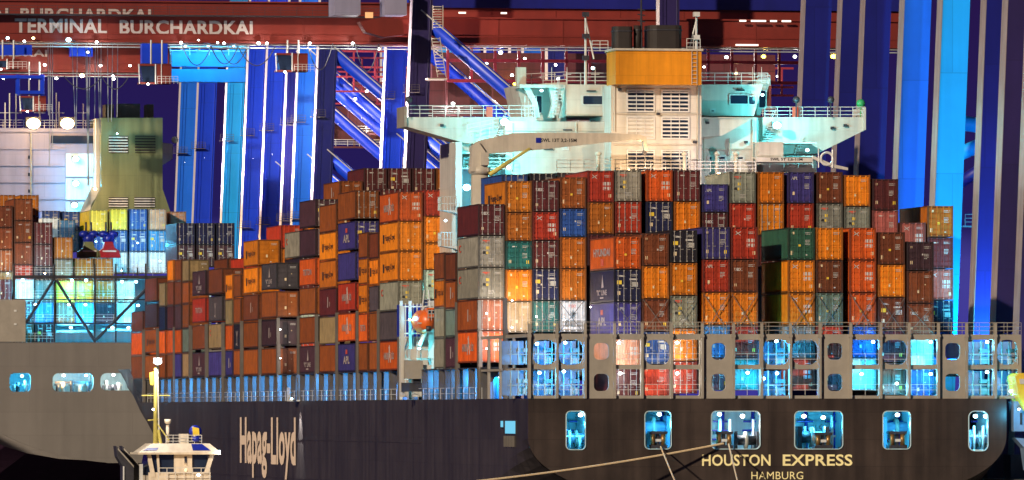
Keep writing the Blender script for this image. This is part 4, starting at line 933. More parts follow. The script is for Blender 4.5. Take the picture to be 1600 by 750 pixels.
gs(117, 403, va, ['H dorange few p'], 'low row under the blue topped machines, left one'); gs(148, 403, va, ['H dorange few p'], 'low row under the blue topped machines, right one')
vb = VG+34
for i, (px, y, its) in enumerate(((140, 328, ['H yellow few', 'H blue kl p', 'H white few']), (171, 326, ['H yellow few', 'H blue kl p', 'H white few p']), (202, 326, ['H blue txt p', 'H blue kl p', 'H white few']), (232, 326, ['H salmon txt p', 'H lblue kl p', 'H white tex']))):
    gs(px, y, vb, its, f'{NTH[i]} column of bright row below the olive casing')
gs(263, 330, vb+4, ['H salmon txt p'], 'the bright row below the olive casing, at its right end')
for i, (px, y, its) in enumerate(((66, 329, ['L blue kl p', 'H white few p']), (97, 330, ['L blue kl p', 'H lblue txt p']))): gs(px, y, vb+14, its, f'the {NTH[i]} column below the lilac bridge house')
gs(90, 343, vb+6, ['H lblue txt p'], 'the middle of the grey ship behind the orange box')
gs(66, 340, vb+6, ['H white few'], 'the middle of the grey ship behind the maroon boxes')
for i, px in enumerate((276, 307, 338)): gs(px, 348, VG+12, ['H navy txt p', 'H plum kl p'], f'the {NTH[i]} column of the starboard navy row')
for i, (px, y, its) in enumerate(((-10, 436, ['H maroon few p']), (24, 436, ['H white txt p', 'L maroon few p', 'H brown kl p']), (55, 437, ['H sage txt p', 'H lblue few p', 'H maroon kl p']), (88, 438, ['H yellow few', 'H brown txt p']), (118, 438, ['H orange few', 'H lblue few p']), (150, 438, ['H dorange few p', 'H plum few']), (182, 438, ['H salmon few p', 'H white few p']))):
    gs(px, y, VG+5.5, its, f'the {NTH[i]} column behind the black lashing frame')
for px, y, c, p in ((150, 350, 'white', 900), (215, 352, 'cyan', 1300), (250, 380, 'cyan', 1100), (190, 395, 'cyan', 800), (110, 360, 'cyan', 500)):  # lights added to lift these containers out of the big ship's shadow
    lamp(GC, U(px, vb-9), vb-9, gz(y+28, px, vb-9), c, p, .12, 'cyan', name='added_cargo_light', off=(0, 2.0, 2.2))
lamp(GC, U(12, va-3), va-3, gz(428, 12, va), 'warm', 420, .12, 'warm', name='added_cargo_light', off=(0, -1, 2)); lamp(GC, U(70, va-3), va-3, gz(428, 70, va), 'white', 260, .12, 'warm', name='added_cargo_light', off=(0, -1, 2))  # two more added lights, for the left-hand columns
# two blue and red machines on the low orange boxes
for i, (px, base) in enumerate(((140, 'olive'), (171, 'machred'))):
    v = va+4; u = U(px, v); z = Z(402.5, u, v)
    t = thing('cargo_machine', (u, v, z), ('blue topped machine with dark green base on an orange container, ' if i == 0 else 'blue topped machine with dark red base on an orange container, ')+('left of the pair' if i == 0 else 'right of the pair'), 'machine', 'machines on the low orange containers')
    MB().prism([(u-1.5, z), (u+1.5, z), (u+1.3, z+.9), (u+.7, z+1.3), (u+.4, z+2.1), (u-.6, z+2.1), (u-.8, z+1.2), (u-1.5, z+.8)], v, v+2).build('base', M[base], t)
    b = MB().ball((u-.65, v+.8, z+3.1), .65, 1.1, .9, .75).ball((u+.65, v+.8, z+3.1), .65, 1.1, .9, .75).ball((u, v+.9, z+2.5), .95, .9, .8, .8).box(u-.6, u+.6, v+.3, v+1.4, z+1.6, z+2.8); b.build('drum', M['machblue'], t)
    for s in (-.4, .3): MB().tube((u+s, v+.8, z+3.4), (u+s, v+.8, z+4.7), .14, 8).build('pipe', M['darksteel'], t)
    MB().box(u-.9, u+.9, v-.06, v, z+.75, z+.95).build('handrail', M['rail'], t)

# ------------------------------------------------------------------ quay cranes
LEAN = .04
def leg_u(px, v): return U(px, v)
def crane(pxa, pxb, label, matA, matB, land=True, braces=True, boom=None, uw=45.6, zt_=78, w=2.75, dep=2.4, va=None, vb_=None):
    """two waterside legs that pass photo columns pxa (nearer) and pxb (farther) at 45 m height"""
    va = V(pxa, 47) if va is None else va; vb_ = V(pxb, 47) if vb_ is None else vb_
    c = thing('harbour_crane', (47, va, 6), label, 'crane', 'ship to shore cranes along the quay')
    def leg(u0, v, mat, ln, name='leg', lit_face=True):
        m = MB(); o = ln*(6-45); a = u0+o; b_ = u0+ln*(zt_-45)
        m.add([(a, v, 6), (a+w, v, 6), (a+w, v+dep, 6), (a, v+dep, 6), (b_, v, zt_), (b_+w, v, zt_), (b_+w, v+dep, zt_), (b_, v+dep, zt_)],
              [(0, 3, 2, 1), (4, 5, 6, 7), (0, 1, 5, 4), (1, 2, 6, 5), (2, 3, 7, 6), (3, 0, 4, 7)])
        L = m.build(name, M[mat], c)
        if lit_face:
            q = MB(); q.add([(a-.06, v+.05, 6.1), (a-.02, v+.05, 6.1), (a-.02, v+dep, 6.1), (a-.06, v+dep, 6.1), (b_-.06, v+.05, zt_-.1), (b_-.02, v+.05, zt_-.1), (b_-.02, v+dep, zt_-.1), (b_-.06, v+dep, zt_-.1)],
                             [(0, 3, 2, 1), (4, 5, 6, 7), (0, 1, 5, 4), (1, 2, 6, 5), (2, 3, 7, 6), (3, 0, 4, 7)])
            q.build('lit_face_sheet', M['cedge' if va > 250 else 'cstrip'], L)  # thin sheet paints the lamplight onto the leg's port face
        MB().box(a-.3, a+w+.3, v-.3, v+dep+.3, 6, 8.2).build('bogie', M['darksteel'], L)
        lx = lambda z: a+(b_-a)*(z-6)/(zt_-6)
        ld_ = MB()
        for q_ in (.35, .85): ld_.tube((lx(8)+q_, v-.12, 8), (lx(zt_)+q_, v-.12, zt_-.5), .035, 4)
        for i_ in range(0, int((zt_-9)/2.4)): z_ = 8.5+i_*2.4; ld_.tube((lx(z_)+.35, v-.12, z_), (lx(z_)+.85, v-.12, z_), .025, 4)
        if va > 250: ld_.build('leg_ladder', M[mat], L)
        if va > 250: MB().tube((lx(8)+w-.35, v-.08, 8), (lx(zt_)+w-.35, v-.08, zt_-.5), .07, 5).build('leg_cable', M[mat], L)
        if lit_face and va > 250 and u0 < 60:
            pf = MB()
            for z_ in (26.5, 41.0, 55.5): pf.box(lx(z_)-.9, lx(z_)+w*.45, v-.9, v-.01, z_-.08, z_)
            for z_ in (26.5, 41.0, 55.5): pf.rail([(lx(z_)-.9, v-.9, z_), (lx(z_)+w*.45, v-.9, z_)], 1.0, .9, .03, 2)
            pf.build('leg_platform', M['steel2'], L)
        return L
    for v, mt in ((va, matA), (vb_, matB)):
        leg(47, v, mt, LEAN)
        if land: leg(82, v, mt, 0, lit_face=True)
        if braces:
            for z0, z1 in ((66, 38), (50, 22)):
                MB().tube((49, v+1, z0), (82, v+1, z1), .95, 14).build('diagonal_brace', M['cblue'], c)
                rl_ = MB().tube((49, v-.1, z0+.7), (82, v-.1, z1+.7), .10, 5); rl_.build('brace_handrail', M['rail'], c)
    sb = MB()
    for uu in (46.2, 82.3): sb.box(uu+.4, uu+2.0, va+dep, vb_, 17, 19.2)
    sb.build('sill_beam', M['cblue'], c)
    if land: MB().box(47+w, 82, va+.6, va+1.9, 19.3, 21.0).box(47+w, 82, vb_+.6, vb_+1.9, 19.3, 21.0).build('portal_beam', M['cblue'], c)
    return c, va, vb_
cr = {}
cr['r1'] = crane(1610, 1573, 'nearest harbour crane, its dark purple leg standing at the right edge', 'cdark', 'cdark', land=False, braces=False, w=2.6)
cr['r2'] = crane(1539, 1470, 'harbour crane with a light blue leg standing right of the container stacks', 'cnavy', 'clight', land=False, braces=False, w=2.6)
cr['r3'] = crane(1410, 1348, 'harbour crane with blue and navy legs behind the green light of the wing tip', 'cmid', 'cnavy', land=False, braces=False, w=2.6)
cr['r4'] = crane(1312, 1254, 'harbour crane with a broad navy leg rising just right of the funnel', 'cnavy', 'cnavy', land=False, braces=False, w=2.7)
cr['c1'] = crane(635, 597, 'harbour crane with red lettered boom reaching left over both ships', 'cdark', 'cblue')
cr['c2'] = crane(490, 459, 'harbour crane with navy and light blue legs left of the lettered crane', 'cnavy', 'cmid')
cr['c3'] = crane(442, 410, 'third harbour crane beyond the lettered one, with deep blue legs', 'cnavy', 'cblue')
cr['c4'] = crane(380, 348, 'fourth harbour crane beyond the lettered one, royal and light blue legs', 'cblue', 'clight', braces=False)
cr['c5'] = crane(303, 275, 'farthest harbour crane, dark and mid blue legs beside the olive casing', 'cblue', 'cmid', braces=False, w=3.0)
def boom(key, zlo, zhi, tip, tail, text=None, frames=True, n_l=6):
    c, va, vb_ = cr[key]; vm = (va+vb_)/2
    for k, dv in enumerate((-2.6, 3.4)):
        v = vm+dv; top = zhi+(2.2 if k else 0)
        B_ = MB().box(tip, tail, v, v+1.5, zlo, top).box(tip, tail, v-.5, v+1.7, zlo-.25, zlo+.02).box(tip, tail, v-.35, v, top-.02, top+.2).build('boom_girder', M['cred'], c)
        q = MB()
        for i in range(int((tail-tip)/9)): q.box(tip+4+i*9, tip+4.12+i*9, v-.06, v, zlo, top)
        q.box(tip, tail, v-.12, v-.02, zlo+.9, zlo+1.0); q.build('web_stiffener', M['cred'], B_)
    MB().rail([(tip, vm-4.6, zhi+.1), (46, vm-4.6, zhi+.1)], 1.1, 2.2, .035, 2).box(tip, 46, vm-4.7, vm-2.6, zhi-.05, zhi+.08).build('boom_walkway', M['darksteel'], c)
    q = MB()
    q.tube((tip, vm-3.3, zlo-.9), (tail, vm-3.3, zlo-.9), .09, 5).tube((tip, vm-3.3, zlo-.5), (tail, vm-3.3, zlo-.5), .06, 5)
    q.build('cable_rail', M['ropecyan'], c)
    return vm
vm = boom('c1', 62.6, 66.0, -24, 120)
c1 = cr['c1'][0]
vt = vm-2.6-.09; m_ = MB()
text_add(m_, 'TERMINAL', 'aft', U(23, vt), U(167, vt), vt, Z(52.5, 5, vt), Z(29.5, 5, vt), .03); m_.build('boom_lettering', M['sign'], c1); m_ = MB(); text_add(m_, 'BURCHARDKAI', 'aft', U(187, vt), U(395, vt), vt, Z(54, 15, vt), Z(31.5, 15, vt), .03); m_.build('boom_lettering', M['sign'], c1)
vt = vm+3.4-.09; m_ = MB(); text_add(m_, 'TERMINAL BURCHARDKAI', 'aft', U(-120, vt), U(236, vt), vt, Z(34, 5, vt), Z(13, 5, vt), .03); m_.build('boom_lettering', M['sign'], c1)
vm2 = boom('c2', 62.4, 65.8, -30, U(262, 484)); c2 = cr['c2'][0]
vt = vm2-2.6-.09; m_ = MB(); text_add(m_, 'BURCHARDKAI', 'aft', U(-92, vt), U(74, vt), vt, Z(88, 0, vt), Z(77, 0, vt), .03); m_.build('boom_lettering', M['sign'], c2)
vm3 = (cr['c3'][1]+cr['c3'][2])/2
# red girders, frames and lights seen between the legs behind the bridge house
def frame_set(c, v, x0, x1, ys, step, mat='cred2', t=.22):
    m = MB()
    for y in ys: m.box(U(x0, v), U(x1, v), v, v+.5, Z(y, 30, v)-t, Z(y, 30, v)+t)
    px = x0
    while px <= x1: m.box(U(px, v)-t*.8, U(px, v)+t*.8, v, v+.5, Z(ys[-1], 30, v), Z(ys[0], 30, v)); px += step
    return m.build('service_frame', M[mat], c)
frame_set(c1, vm+8, 700, 1250, (62, 92, 124), 37); frame_set(c2, vm2+8, 670, 1240, (100, 130, 143), 46, t=.15); frame_set(cr['c3'][0], vm3+4, 518, 600, (88, 110, 132, 160), 24, t=.12); frame_set(c2, vm2+9, 520, 640, (78, 103, 118, 141), 33, t=.13)
frame_set(cr['c3'][0], vm3+7, 0, 240, (84, 108, 119), 40, t=.14); frame_set(cr['c3'][0], vm3+7, 670, 900, (112, 118, 138, 152), 41, t=.12)
GRD = pmat('girder_dull_red', (.10, .020, .026), .55, .25, .2, .2, .1, plates=(9, 3, .2, .12))
for key, zt_g, ue in (('c2', 65.5, 118), ('c3', 65, 122), ('c4', 64.5, 128), ('c5', 63, 132)):
    c_, a_, b_ = cr[key]; vv = (a_+b_)/2; g = MB().box(66, ue, vv-2, vv-.5, 61.5, zt_g).box(66, ue, vv+3, vv+4.5, 57.5, 61.6)
    for i_ in range(8): g.box(68+i_*7, 68.3+i_*7, vv-2.4, vv-2, 56, 61.5)
    g.box(66, ue, vv-2.5, vv-2, 56, 56.3); g.build('rear_girder', GRD, c_)
    MB().rail([(66, vv-2.5, 56.3), (ue, vv-2.5, 56.3)], 1.1, 2.0, .05, 2).build('girder_walkway_railing', M['rail'], c_)
    for i_ in range(6):
        uu = 69+i_*9.3; lamp(c_, uu, vv-3, 60.8 if i_ % 2 else 57.8, ('white', 'yel', 'white', 'cyan', 'white', 'warm')[i_], 500, .26, ('white', 'yel', 'white', 'cyan', 'white', 'warm')[i_], name='girder_lamp', off=(0, -1.0, -.5))
# upper machinery deck and blue cross girder at the top of the frame
MB().box(U(668, 384), 120, 398, 400.5, Z(20, 50, 398), Z(9, 50, 398)).box(U(668, 384), 120, 397, 398, Z(4, 50, 384), Z(0, 50, 384)+3).build('cross_girder', M['cnavy'], c1)
mh = MB().box(U(520, 380), U(560, 380), 378, 384, Z(25, 45, 380), Z(-20, 45, 380)).box(U(600, 380), U(634, 380), 379, 384, Z(24, 45, 380), Z(-20, 45, 380)); mh.build('machinery_house', M['gwhite'], c1)
MB().pprism([(562, 34), (600, 26), (628, 30), (632, 54), (600, 58), (572, 50)], 376, 379).build('trolley_drive', M['cred'], c1)
MB().pbox(571, 583, 19, 28, 375.7, .3).build('lit_drive_window', emat('amber_glow', (1, .45, .15), .8), c1)
sv = MB()
for k in range(9): y = 10+k*4; sv.box(U(678, 378), U(690, 378), 378, 379, Z(y, 48, 378)-.05, Z(y, 48, 378)+.05)
for k in range(12): y = 60+k*5; sv.box(U(676+k*.9, 378), U(686+k*.9, 378), 378, 379, Z(y, 48, 378)-.05, Z(y, 48, 378)+.05)
for a, b in (((676, 8), (676, 46)), ((692, 8), (692, 46)), ((674, 58), (684, 120)), ((687, 58), (697, 120))): sv.tube((U(a[0], 378), 378, Z(a[1], 48, 378)), (U(b[0], 378), 378, Z(b[1], 48, 378)), .08, 4)
sv.box(U(668, 378), U(698, 378), 377.5, 380, Z(122, 48, 378)-.2, Z(122, 48, 378)); sv.build('access_stair', M['ivory2'], c1)
# operator cabins with spreaders' ropes
def cabin(c, px0, px1, y0, y1, v, yboom, ropes=True):
    u0, u1 = U(px0, v), U(px1, v); um = (u0+u1)/2; z0, z1 = Z(y1, um, v), Z(y0, um, v)
    k = MB().box(um, u1, v, v+2.4, z0, z1).box(u0, u1, v, v+2.4, z1-.25, z1).box(u0, u1, v, v+2.4, z0, z0+.22).build('operator_cabin', M['cred'], c)
    MB().prism([(u0+.15, z1-.3), (um, z1-.3), (um, z0+.25), (u0+.5, z0+.25)], v+.1, v+2.2).build('cabin_glass', M['glass'], k)
    f = MB().tube((u0, v, z0), (u0-.1, v, z1), .09, 5).tube((um, v-.05, z0), (um, v-.05, z1), .09, 5).tube((um+.8, v-.05, z0), (um+.8, v-.05, z1), .06, 5)
    f.tube((um-.5, v+1, z1), (um-.5, v+1, Z(yboom, um, v)), .12, 5).tube((um+1, v+1, z1), (um+1, v+1, Z(yboom, um, v)), .12, 5)
    f.rail([(um+.2, v-.6, z0), (u1+.8, v-.6, z0)], 1.0, .6, .03, 2); f.build('cabin_frame', M['rail'], k)
    lamp(c, (u0+um)/2, v-.6, z0-.1, 'white', 350, .17, 'white', name='cabin_lamp', off=(0, -1.0, -.9))
cabin(c1, 432, 481, 83, 112, vm-6, 62); cabin(c1, 218, 268, 100, 131, vm-10, 62); cabin(c2, 32, 72, 150, 174, vm2-8, 96); cabin(c1, -10, 32, 92, 108, vm-12, 62)
bt = MB().pbox(222, 262, 68, 99, vm-9, 2).build('trolley', M['cblue'], c1)
bt = MB().pbox(0, 50, 70, 86, vm-9, 2).build('trolley', M['cblue'], c1); bt = MB().pbox(110, 145, 72, 88, vm2-5, 2).build('trolley', M['cblue'], c2)
bt = MB()
for px in (28, 66): bt.tube((U(px, vm2-7), vm2-7, Z(118, -20, vm2)), (U(px, vm2-7), vm2-7, Z(150, -20, vm2)), .35, 5)
bt.box(U(28, vm2-7), U(68, vm2-7), vm2-7.5, vm2-6, Z(148, -20, vm2), Z(143, -20, vm2)).box(U(0, vm2-7), U(68, vm2-7), vm2-7.5, vm2-6, Z(124, -20, vm2), Z(119, -20, vm2)).build('trolley', M['cblue'], c2)
for px in (290, 325, 365): lamp(c2, U(px, vm+10), vm+10, Z(72, U(px, vm+10), vm+10), 'cyan', 900, .15, 'cyan', name='girder_lamp', off=(0, -.6, -.5))  # cyan lamps added to brighten the lower girder
# long blue lit travelling beam right of the first trolley
MB().pbox(268, 384, 78, 104, vm+14, 2).pbox(262, 384, 108, 128, vm+13, 2).build('lower_girder', M['clight'], c2)
for x0, x1, y0, y1, px in ((266, 388, 77, 77, 0),): MB().rail([(U(x0, vm+12), vm+12, Z(80, 20, vm)), (U(x1, vm+12), vm+12, Z(80, 20, vm))], 1.2, 3, .06, 1).build('girder_railing', M['rail'], c2)
def festoon(c, x0, x1, y, sag, v, n=10):
    m = MB(); p = None
    for i in range(n+1):
        t = i/n; px = x0+(x1-x0)*t; yy = y+sag*4*t*(1-t); q = (U(px, v), v, Z(yy, 20, v))
        if p: m.tube(p, q, .07, 5)
        p = q
    m.build('festoon_cable', M['darksteel'], c)
for x0, x1, y, s in ((285, 330, 72, 30), (330, 372, 72, 28), (372, 430, 72, 30), (345, 385, 76, 24), (480, 520, 66, 42), (555, 592, 66, 44), (100, 160, 120, 20), (160, 200, 122, 18)): festoon(c1, x0, x1, y, s, vm-4)
# hoist ropes on the left
hr = MB()
for x0, y0, x1, y1 in ((112, 66, 118, 200), (121, 66, 119, 200), (134, 68, 138, 290), (136, 68, 139, 290), (141, 68, 137, 290), (79, 62, 77, 260), (82, 62, 82, 230), (149, 66, 147, 270), (152, 66, 156, 200), (158, 66, 157, 210), (168, 66, 169, 190), (176, 66, 174, 190), (75, 64, 76, 180), (184, 66, 183, 182)):
    v = vm+4.5; hr.tube((U(x0, v), v, Z(y0, 0, v)), (U(x1, v), v, Z(y1, 0, v)), .055, 5)
hr.build('hoist_rope', M['ropecyan'], c1)
def clamp(c, px, y, v, p=0, col='white', s=.3, nm='boom_lamp'): lamp(c, U(px, v), v, Z(y, U(px, v), v), col, p*.3 or 1, s*.62, {'white': 'white', 'cyan': 'cyan', 'yel': 'yel', 'warm': 'warm', 'red': 'red'}[col], light=p > 0, name=nm, off=(0, -1.2, -.6))
for px, y, p, col, s in ((38, 65, 0, 'white', .3), (107, 63, 900, 'cyan', .55), (151, 66, 1200, 'white', .3), (283, 67, 800, 'white', .3), (350, 68, 0, 'white', .3), (340, 67, 0, 'white', .25), (404, 68, 1800, 'white', .35), (417, 68, 0, 'white', .3), (484, 68, 1500, 'white', .3), (551, 68, 1200, 'white', .3), (310, 63, 0, 'white', .2), (12, 60, 0, 'cyan', .35), (52, 60, 0, 'warm', .3)):
    clamp(c1, px, y, vm-4, p, col, s)
for px, y, p, col, s in ((70, 102, 1500, 'white', .35), (157, 103, 1500, 'white', .35), (203, 103, 0, 'white', .3), (88, 123, 0, 'white', .35), (46, 123, 0, 'white', .3), (5, 123, 0, 'white', .3), (137, 82, 0, 'white', .3), (177, 124, 900, 'white', .4), (128, 119, 1500, 'warm', .55), (176, 119, 0, 'white', .3)):
    clamp(c2, px, y, vm2-6, p, col, s)
for px, y, p, col, s in ((700, 100, 900, 'white', .35), (760, 100, 900, 'cyan', .35), (800, 118, 900, 'white', .35), (820, 92, 700, 'white', .3), (980, 30, 0, 'white', .2), (1150, 115, 700, 'warm', .3), (1215, 120, 700, 'white', .3), (1060, 92, 0, 'white', .3), (1228, 60, 0, 'white', .2)):
    clamp(c1, px, y, cr['c1'][2]+6, p, col, s, 'service_lamp')
for px, y, p, col, s in ((669, 72, 2500, 'white', .45), (736, 122, 1500, 'white', .4), (780, 141, 2500, 'white', .45), (782, 83, 2500, 'white', .45), (835, 72, 1500, 'white', .4), (845, 70, 0, 'cyan', .35), (910, 70, 1500, 'white', .4), (943, 71, 2500, 'white', .5), (926, 107, 900, 'cyan', .4), (1108, 74, 2500, 'white', .45), (1135, 90, 1500, 'white', .4), (1193, 89, 2500, 'yel', .5), (1242, 89, 1500, 'white', .4), (1302, 89, 2500, 'yel', .5), (872, 124, 900, 'white', .35), (1100, 105, 0, 'white', .25), (868, 102, 0, 'white', .3)):
    clamp(c1, px, y, cr['c1'][2]+6 if px < 1290 else cr['c1'][1]-200, p, col, s, 'service_lamp')
for px, y, p in ((555, 155, 1500), (520, 153, 800), (592, 77, 0), (573, 143, 0)): clamp(c2, px, y, vm2+5, p, 'white', .35, 'service_lamp')
for x0, x1, y in ((1156, 1166, 29), (1174, 1197, 29), (1204, 1214, 29), (1222, 1236, 29), (1150, 1185, 67), (717, 728, 20), (783, 792, 20)):
    v = vm-4; MB().box(U(x0, v), U(x1, v), v, v+.3, Z(y+1.5, 60, v), Z(y-1, 60, v)).build('strip_light', emat('strip_glow', (1, .75, .6), 2.0), c1)
# added lights, no fixture to see, that brighten the waterside leg faces
def wash(key, dv, z, col, p, out=9):
    c, va, vb_ = cr[key]
    for v in (va, vb_):
        h = lamp(c, 47-out, v+dv, z, col, p, .02, 'white' if col in ('pink', 'white', 'warm') else 'cyan', name='added_leg_light', off=(.5, .2, 0), spot=((1, .08, .25), 150))
for k_, zl in (('c1', 34), ('c2', 32), ('c3', 32), ('c4', 34)):
    wash(k_, 1.2, zl, 'warm', 12000, 4); wash(k_, 1.2, zl+18, 'pink', 26000, 6)
f = MB()
f.tube((U(1500, 75), 75, Z(192, 60, 75)), (U(1575, 75), 75, Z(203, 60, 75)), .75, 14).tube((U(1500, 76), 76, Z(240, 60, 75)), (U(1575, 76), 76, Z(208, 60, 75)), .7, 14)
f.build('portal_brace', M['clight'], cr['r3'][0])
f = MB().tube((U(1500, 77), 77, Z(285, 60, 75)), (U(1575, 77), 77, Z(235, 60, 75)), .6, 12).build('portal_brace', M['cnavy'], cr['r3'][0])
MB().rail([(U(1508, 70), 70, Z(353, 60, 70)), (U(1545, 70), 70, Z(353, 60, 70))], 1.1, .9, .04, 2).box(U(1505, 70), U(1548, 70), 70, 71.5, Z(355, 60, 70), Z(353, 60, 70)).build('service_platform', M['rail'], cr['r3'][0])
lamp(cr['r2'][0], 50, 18, 14, 'cyan', 42000, .2, 'cyan', name='added_leg_light', off=(0, .5, .5), spot=((-.02, .75, .75), 70))  # unseen spots added here and below to brighten the right-hand legs
lamp(cr['r3'][0], 49.5, 40, 14, 'blue', 30000, .2, 'cyan', name='added_leg_light', off=(0, .5, .5), spot=((-.02, .75, .75), 70))
# ------------------------------------------------------------------ tug in the foreground
VT = -160.0
def TU(px): return U(px, VT)
def TZ(y): return Z(y, TU(280), VT)
TG = thing('tugboat', (TU(280), VT, 0), 'small white tugboat with yellow mast and dark twin funnels below the big bow', 'tugboat')
m = MB(); u0, u1 = TU(235), TU(330); s_ = 1/23.0
def tp(pp, v0, v1, name, mat, par=TG): return MB().prism([(TU(x), TZ(y)) for x, y in pp], VT+v0, VT+v1).build(name, M[mat], par)
ln = []
for i in range(13): t = i/12; ln.append((TU(280)-4.6*math.sin(math.pi*min(1, .18+t*.82))**.6, VT-10+24*t))
ln2 = [(2*TU(280)-a, b) for a, b in reversed(ln)]
MB().plan(ln+ln2, -1, 3.2).build('hull', M['hull'], TG); MB().plan([(TU(280)+(a-TU(280))*.97, b) for a, b in ln+ln2], 3.2, 3.3).build('deck', M['deck'], TG)
tp([(222, 760), (335, 760), (335, 850), (222, 850)], -1, 8, 'deckhouse', 'tugw')
WHt = tp([(232, 738), (329, 738), (329, 765), (232, 765)], 0, 4.5, 'wheelhouse', 'tugw')
tp([(237, 704), (322, 704), (330, 742), (230, 742)], .15, 4.4, 'wheelhouse_glass', 'glass')
for pp in ([(229, 706), (235, 706), (243, 745), (236, 745)], [(336, 706), (329, 706), (318, 742), (325, 742)], [(272, 706), (300, 706), (300, 742), (272, 742)], [(244, 706), (248, 706), (250, 742), (247, 742)]): tp(pp, -.05, .3, 'window_post', 'tugw')
tp([(288, 713), (292, 713), (292, 727), (288, 727)], -.09, -.05, 'door_pane', 'glass'); tp([(288, 732), (292, 732), (292, 739), (288, 739)], -.09, -.05, 'door_pane', 'glass')
u0, u1, v0_ = TU(214), TU(343), VT-.6; zr0, zr1 = TZ(707), TZ(695)
rf = MB(); a, b = TU(238), TU(328); zz_ = zr0
rf.add([(u0, v0_, zr0), (u1, v0_, zr0), (u1-.3, v0_+5.4, zr0), (u0+.3, v0_+5.4, zr0), (a, v0_+.7, TZ(693)), (b, v0_+.7, TZ(693)), (b, v0_+4.5, TZ(693)), (a, v0_+4.5, TZ(693))],
       [(0, 3, 2, 1), (4, 5, 6, 7), (0, 1, 5, 4), (1, 2, 6, 5), (2, 3, 7, 6), (3, 0, 4, 7)])
rf.box(u0, u1, v0_, v0_+5.4, zr0-.13, zr0-.002); rf.build('roof', M['tugw'], TG)
for pp in ([(222, 705), (243, 705), (253, 697), (240, 697)], [(300, 705), (328, 705), (316, 696), (299, 696)]):
    zz0 = [(TU(x), TZ(y)) for x, y in pp]; q = MB(); q.add([(zz0[0][0], v0_-.0+.12, zz0[0][1]+.05), (zz0[1][0], v0_+.12, zz0[1][1]+.05), (zz0[2][0], v0_+.66, zz0[2][1]+.1), (zz0[3][0], v0_+.66, zz0[3][1]+.1)], [(0, 1, 2, 3)]); q.build('roof_window', M['machblue'], TG)
MB().rail([(TU(262), VT+1, TZ(694)), (TU(318), VT+1, TZ(694))], .6, .5, .025, 2).rail([(TU(245), VT-.9, TZ(752)), (TU(325), VT-.9, TZ(752))], .9, .6, .03, 2).build('tug_railing', M['rail'], TG)
ms = MB().tube((TU(247), VT+1.5, TZ(697)), (TU(247), VT+1.5, TZ(575)), .17, 8, .10).tube((TU(225), VT+1.5, TZ(618)), (TU(270), VT+1.5, TZ(618)), .04, 5).tube((TU(235), VT+1.5, TZ(657)), (TU(252), VT+1.5, TZ(655)), .05, 5).tube((TU(247), VT+1.5, TZ(658)), (TU(268), VT+1.5, TZ(688)), .05, 5)
ms.tube((TU(256), VT+1.5, TZ(697)), (TU(251), VT+1.5, TZ(672)), .12, 6); ms.build('mast', M['tugyel'], TG)
MB().tube((TU(253), VT+1.5, TZ(697)), (TU(250), VT+1.5, TZ(578)), .05, 4).build('mast_ladder', M['rail'], TG)
lamp(TG, TU(250), VT+1.3, TZ(566), 'white', 900, .26, 'white', name='masthead_lamp', off=(0, -.9, .2))
lamp(TG, TU(243), VT+1.3, TZ(640), 'white', 20, .08, 'white', name='mast_lamp', off=(0, -.6, 0), light=False)
MB().prism([(TU(238), TZ(582)), (TU(247), TZ(580)), (TU(243), TZ(602)), (TU(239), TZ(600))], VT+1.6, VT+1.65).build('flag', M['yellow'], TG)
MB().tube((TU(267), VT+1.8, TZ(692)), (TU(267), VT+1.8, TZ(664)), .12, 8).ball((TU(267), VT+1.8, TZ(659)), .22, 1, 1, .8).tube((TU(262), VT+1.8, TZ(657)), (TU(272), VT+1.8, TZ(657)), .1, 8).build('radar_scanner', M['tugw'], TG)
MB().box(TU(285), TU(299), VT+1.5, VT+2.1, TZ(695), TZ(678)).build('life_raft_box', M['tugw'], TG)
bd = MB().tube((TU(310), VT+1.2, TZ(690)), (TU(310), VT+1.2, TZ(682)), .3, 10).tube((TU(310), VT+1.6, TZ(674)), (TU(310), VT+1.9, TZ(674)), .42, 18).build('crest_board', M['machblue'], TG)
MB().prism([(TU(305), TZ(667)), (TU(315), TZ(669)), (TU(316), TZ(680)), (TU(306), TZ(682))], VT+1.5, VT+1.56).build('crest', M['yellow'], TG)
MB().box(TU(304), TU(316), VT+1.2, VT+1.9, TZ(690), TZ(682)).build('crest_stand', M['tugyel'], TG)
for k, x in enumerate((189, 201)):
    tp([(x, 697), (x+3, 699), (x+28, 728), (x+28, 860), (x+12, 860), (x+11, 729), (x+2, 714)], 3+k, 4.6+k, 'exhaust_funnel', 'darksteel')
    tp([(x+3, 700), (x+28, 728), (x+28, 731), (x+3, 703)], 2.9+k, 3+k, 'funnel_edge', 'steel')
    tp([(x+11, 729), (x+13, 729), (x+13, 800), (x+11, 800)], 2.9+k, 3+k, 'funnel_edge', 'rail')
tp([(221, 725), (226, 725), (226, 800), (221, 800)], 1, 1.3, 'handrail_post', 'rail')
lamp(TG, TU(300), VT-3.5, TZ(742), 'warm', 160, .1, 'white', name='deck_lamp', off=(0, -.6, .4)); lamp(TG, TU(341), VT-.4, TZ(706), 'white', 60, .1, 'cyan', name='side_lamp', off=(.2, -.5, 0))
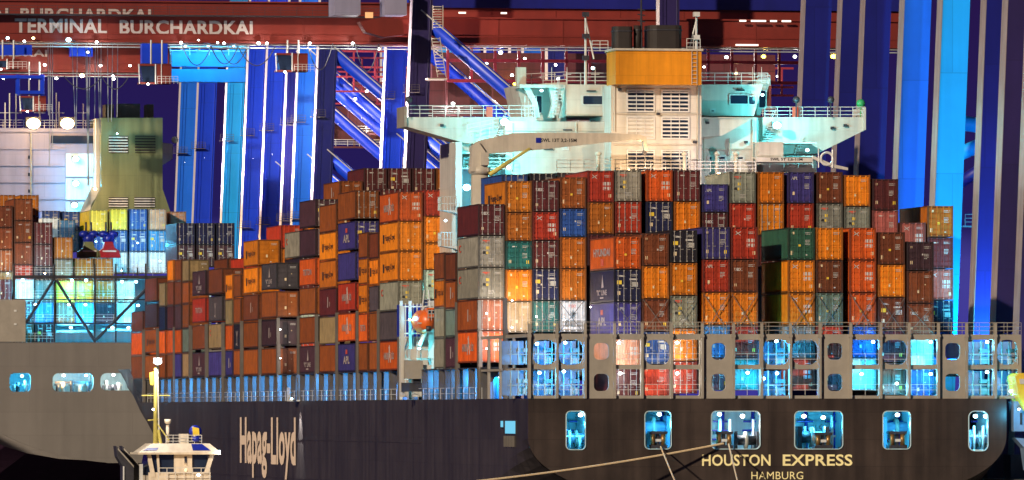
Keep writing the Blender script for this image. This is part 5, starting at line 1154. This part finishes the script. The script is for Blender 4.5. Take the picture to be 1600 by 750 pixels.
# ------------------------------------------------------------------ mooring lines
def line(label, pts, r=.09):
    m = MB(); q = [Vector(p) for p in pts[:2]]; prev = None; n = 18
    for i in range(n+1):
        t = i/n; c = q[0].lerp(q[1], t); c.z -= 4*pts[2][0]*t*(1-t)
        if prev: m.tube(prev, c, r, 6)
        prev = c
    o = tuple(pts[0]); ob = m.build('mooring_line', M['rope'], None, o); tag(ob, label, 'rope', 'mooring lines from the stern')
u_ = U(1130, -.2)
line('bright mooring line running far left from the stern opening above the name', [(u_, -.3, Z(693, u_, 0)), (U(744, -9), -9, Z(752, U(744, -9), -9)), (.25,)], .10)
u_ = U(1138, -.2); line('mooring line dropping right across the ship name lettering', [(u_, -.3, Z(694, u_, 0)), (U(1165, -30), -30, Z(800, 10, -30)), (.1,)], .07)
u_ = U(1032, -.2); line('mooring line dropping steeply from the second stern opening', [(u_, -.3, Z(698, u_, 0)), (U(1072, -30), -30, Z(790, 10, -30)), (.1,)], .07)
# ------------------------------------------------------------------ boat landing gear at the right edge
t = thing('rescue_boat', (U(1596, -1), -1, Z(641, 43, 0)), 'yellow rescue boat bow hanging at the starboard corner of the stern', 'boat')
MB().pprism([(1587, 588), (1593, 583), (1625, 583), (1625, 640), (1604, 642), (1593, 622)], -1.6, 1.8).build('boat_hull', M['yellow'], t)
MB().pprism([(1593, 592), (1620, 592), (1620, 600), (1594, 600)], -1.7, -1.6).build('boat_stripe', M['white'], t)
MB().pbox(1584, 1608, 627, 674, -.3, 2).build('landing_platform', M['coaming'], HE)
MB().pbox(1594, 1597, 645, 663, -.4, .1).build('platform_slot', M['soot'], HE)
MB().pprism([(1586, 684), (1612, 686), (1606, 735), (1601, 700)], -.3, 1.5).build('fender_bracket', M['coaming'], HE)
lamp(HE, U(1590, -.5), -1.0, Z(640, 43, 0), 'cyan', 260, .12, 'cyan', name='gangway_lamp', off=(-.4, -1.2, -.4))

for px, y, c, p, vv in ((448, 515, 'white', 260, V(452, 1)), (448, 560, 'pink', 160, V(452, 1)), (772, 490, 'white', 420, VA-.9), (772, 545, 'pink', 500, VA-.9), (812, 470, 'warm', 300, VA-.9), (812, 512, 'white', 260, VA-.9), (850, 495, 'white', 160, VA-.9), (893, 500, 'cyan', 150, VA-.9), (935, 480, 'white', 25, 1.5), (648, 452, 'mint', 260, V(627, 1)-.9)):
    u = U(px, vv); lamp(HE, u-.7, vv, Z(y, u, vv), c, p, .08, 'white', name='stack_lamp', off=(.9, -2.2, .2))
for o in SC.objects:
    if 'label' in o.keys() and not (4 <= len(o['label'].replace(',', ' ').split()) <= 16): print('LABEL', len(o['label'].split()), o['label'])
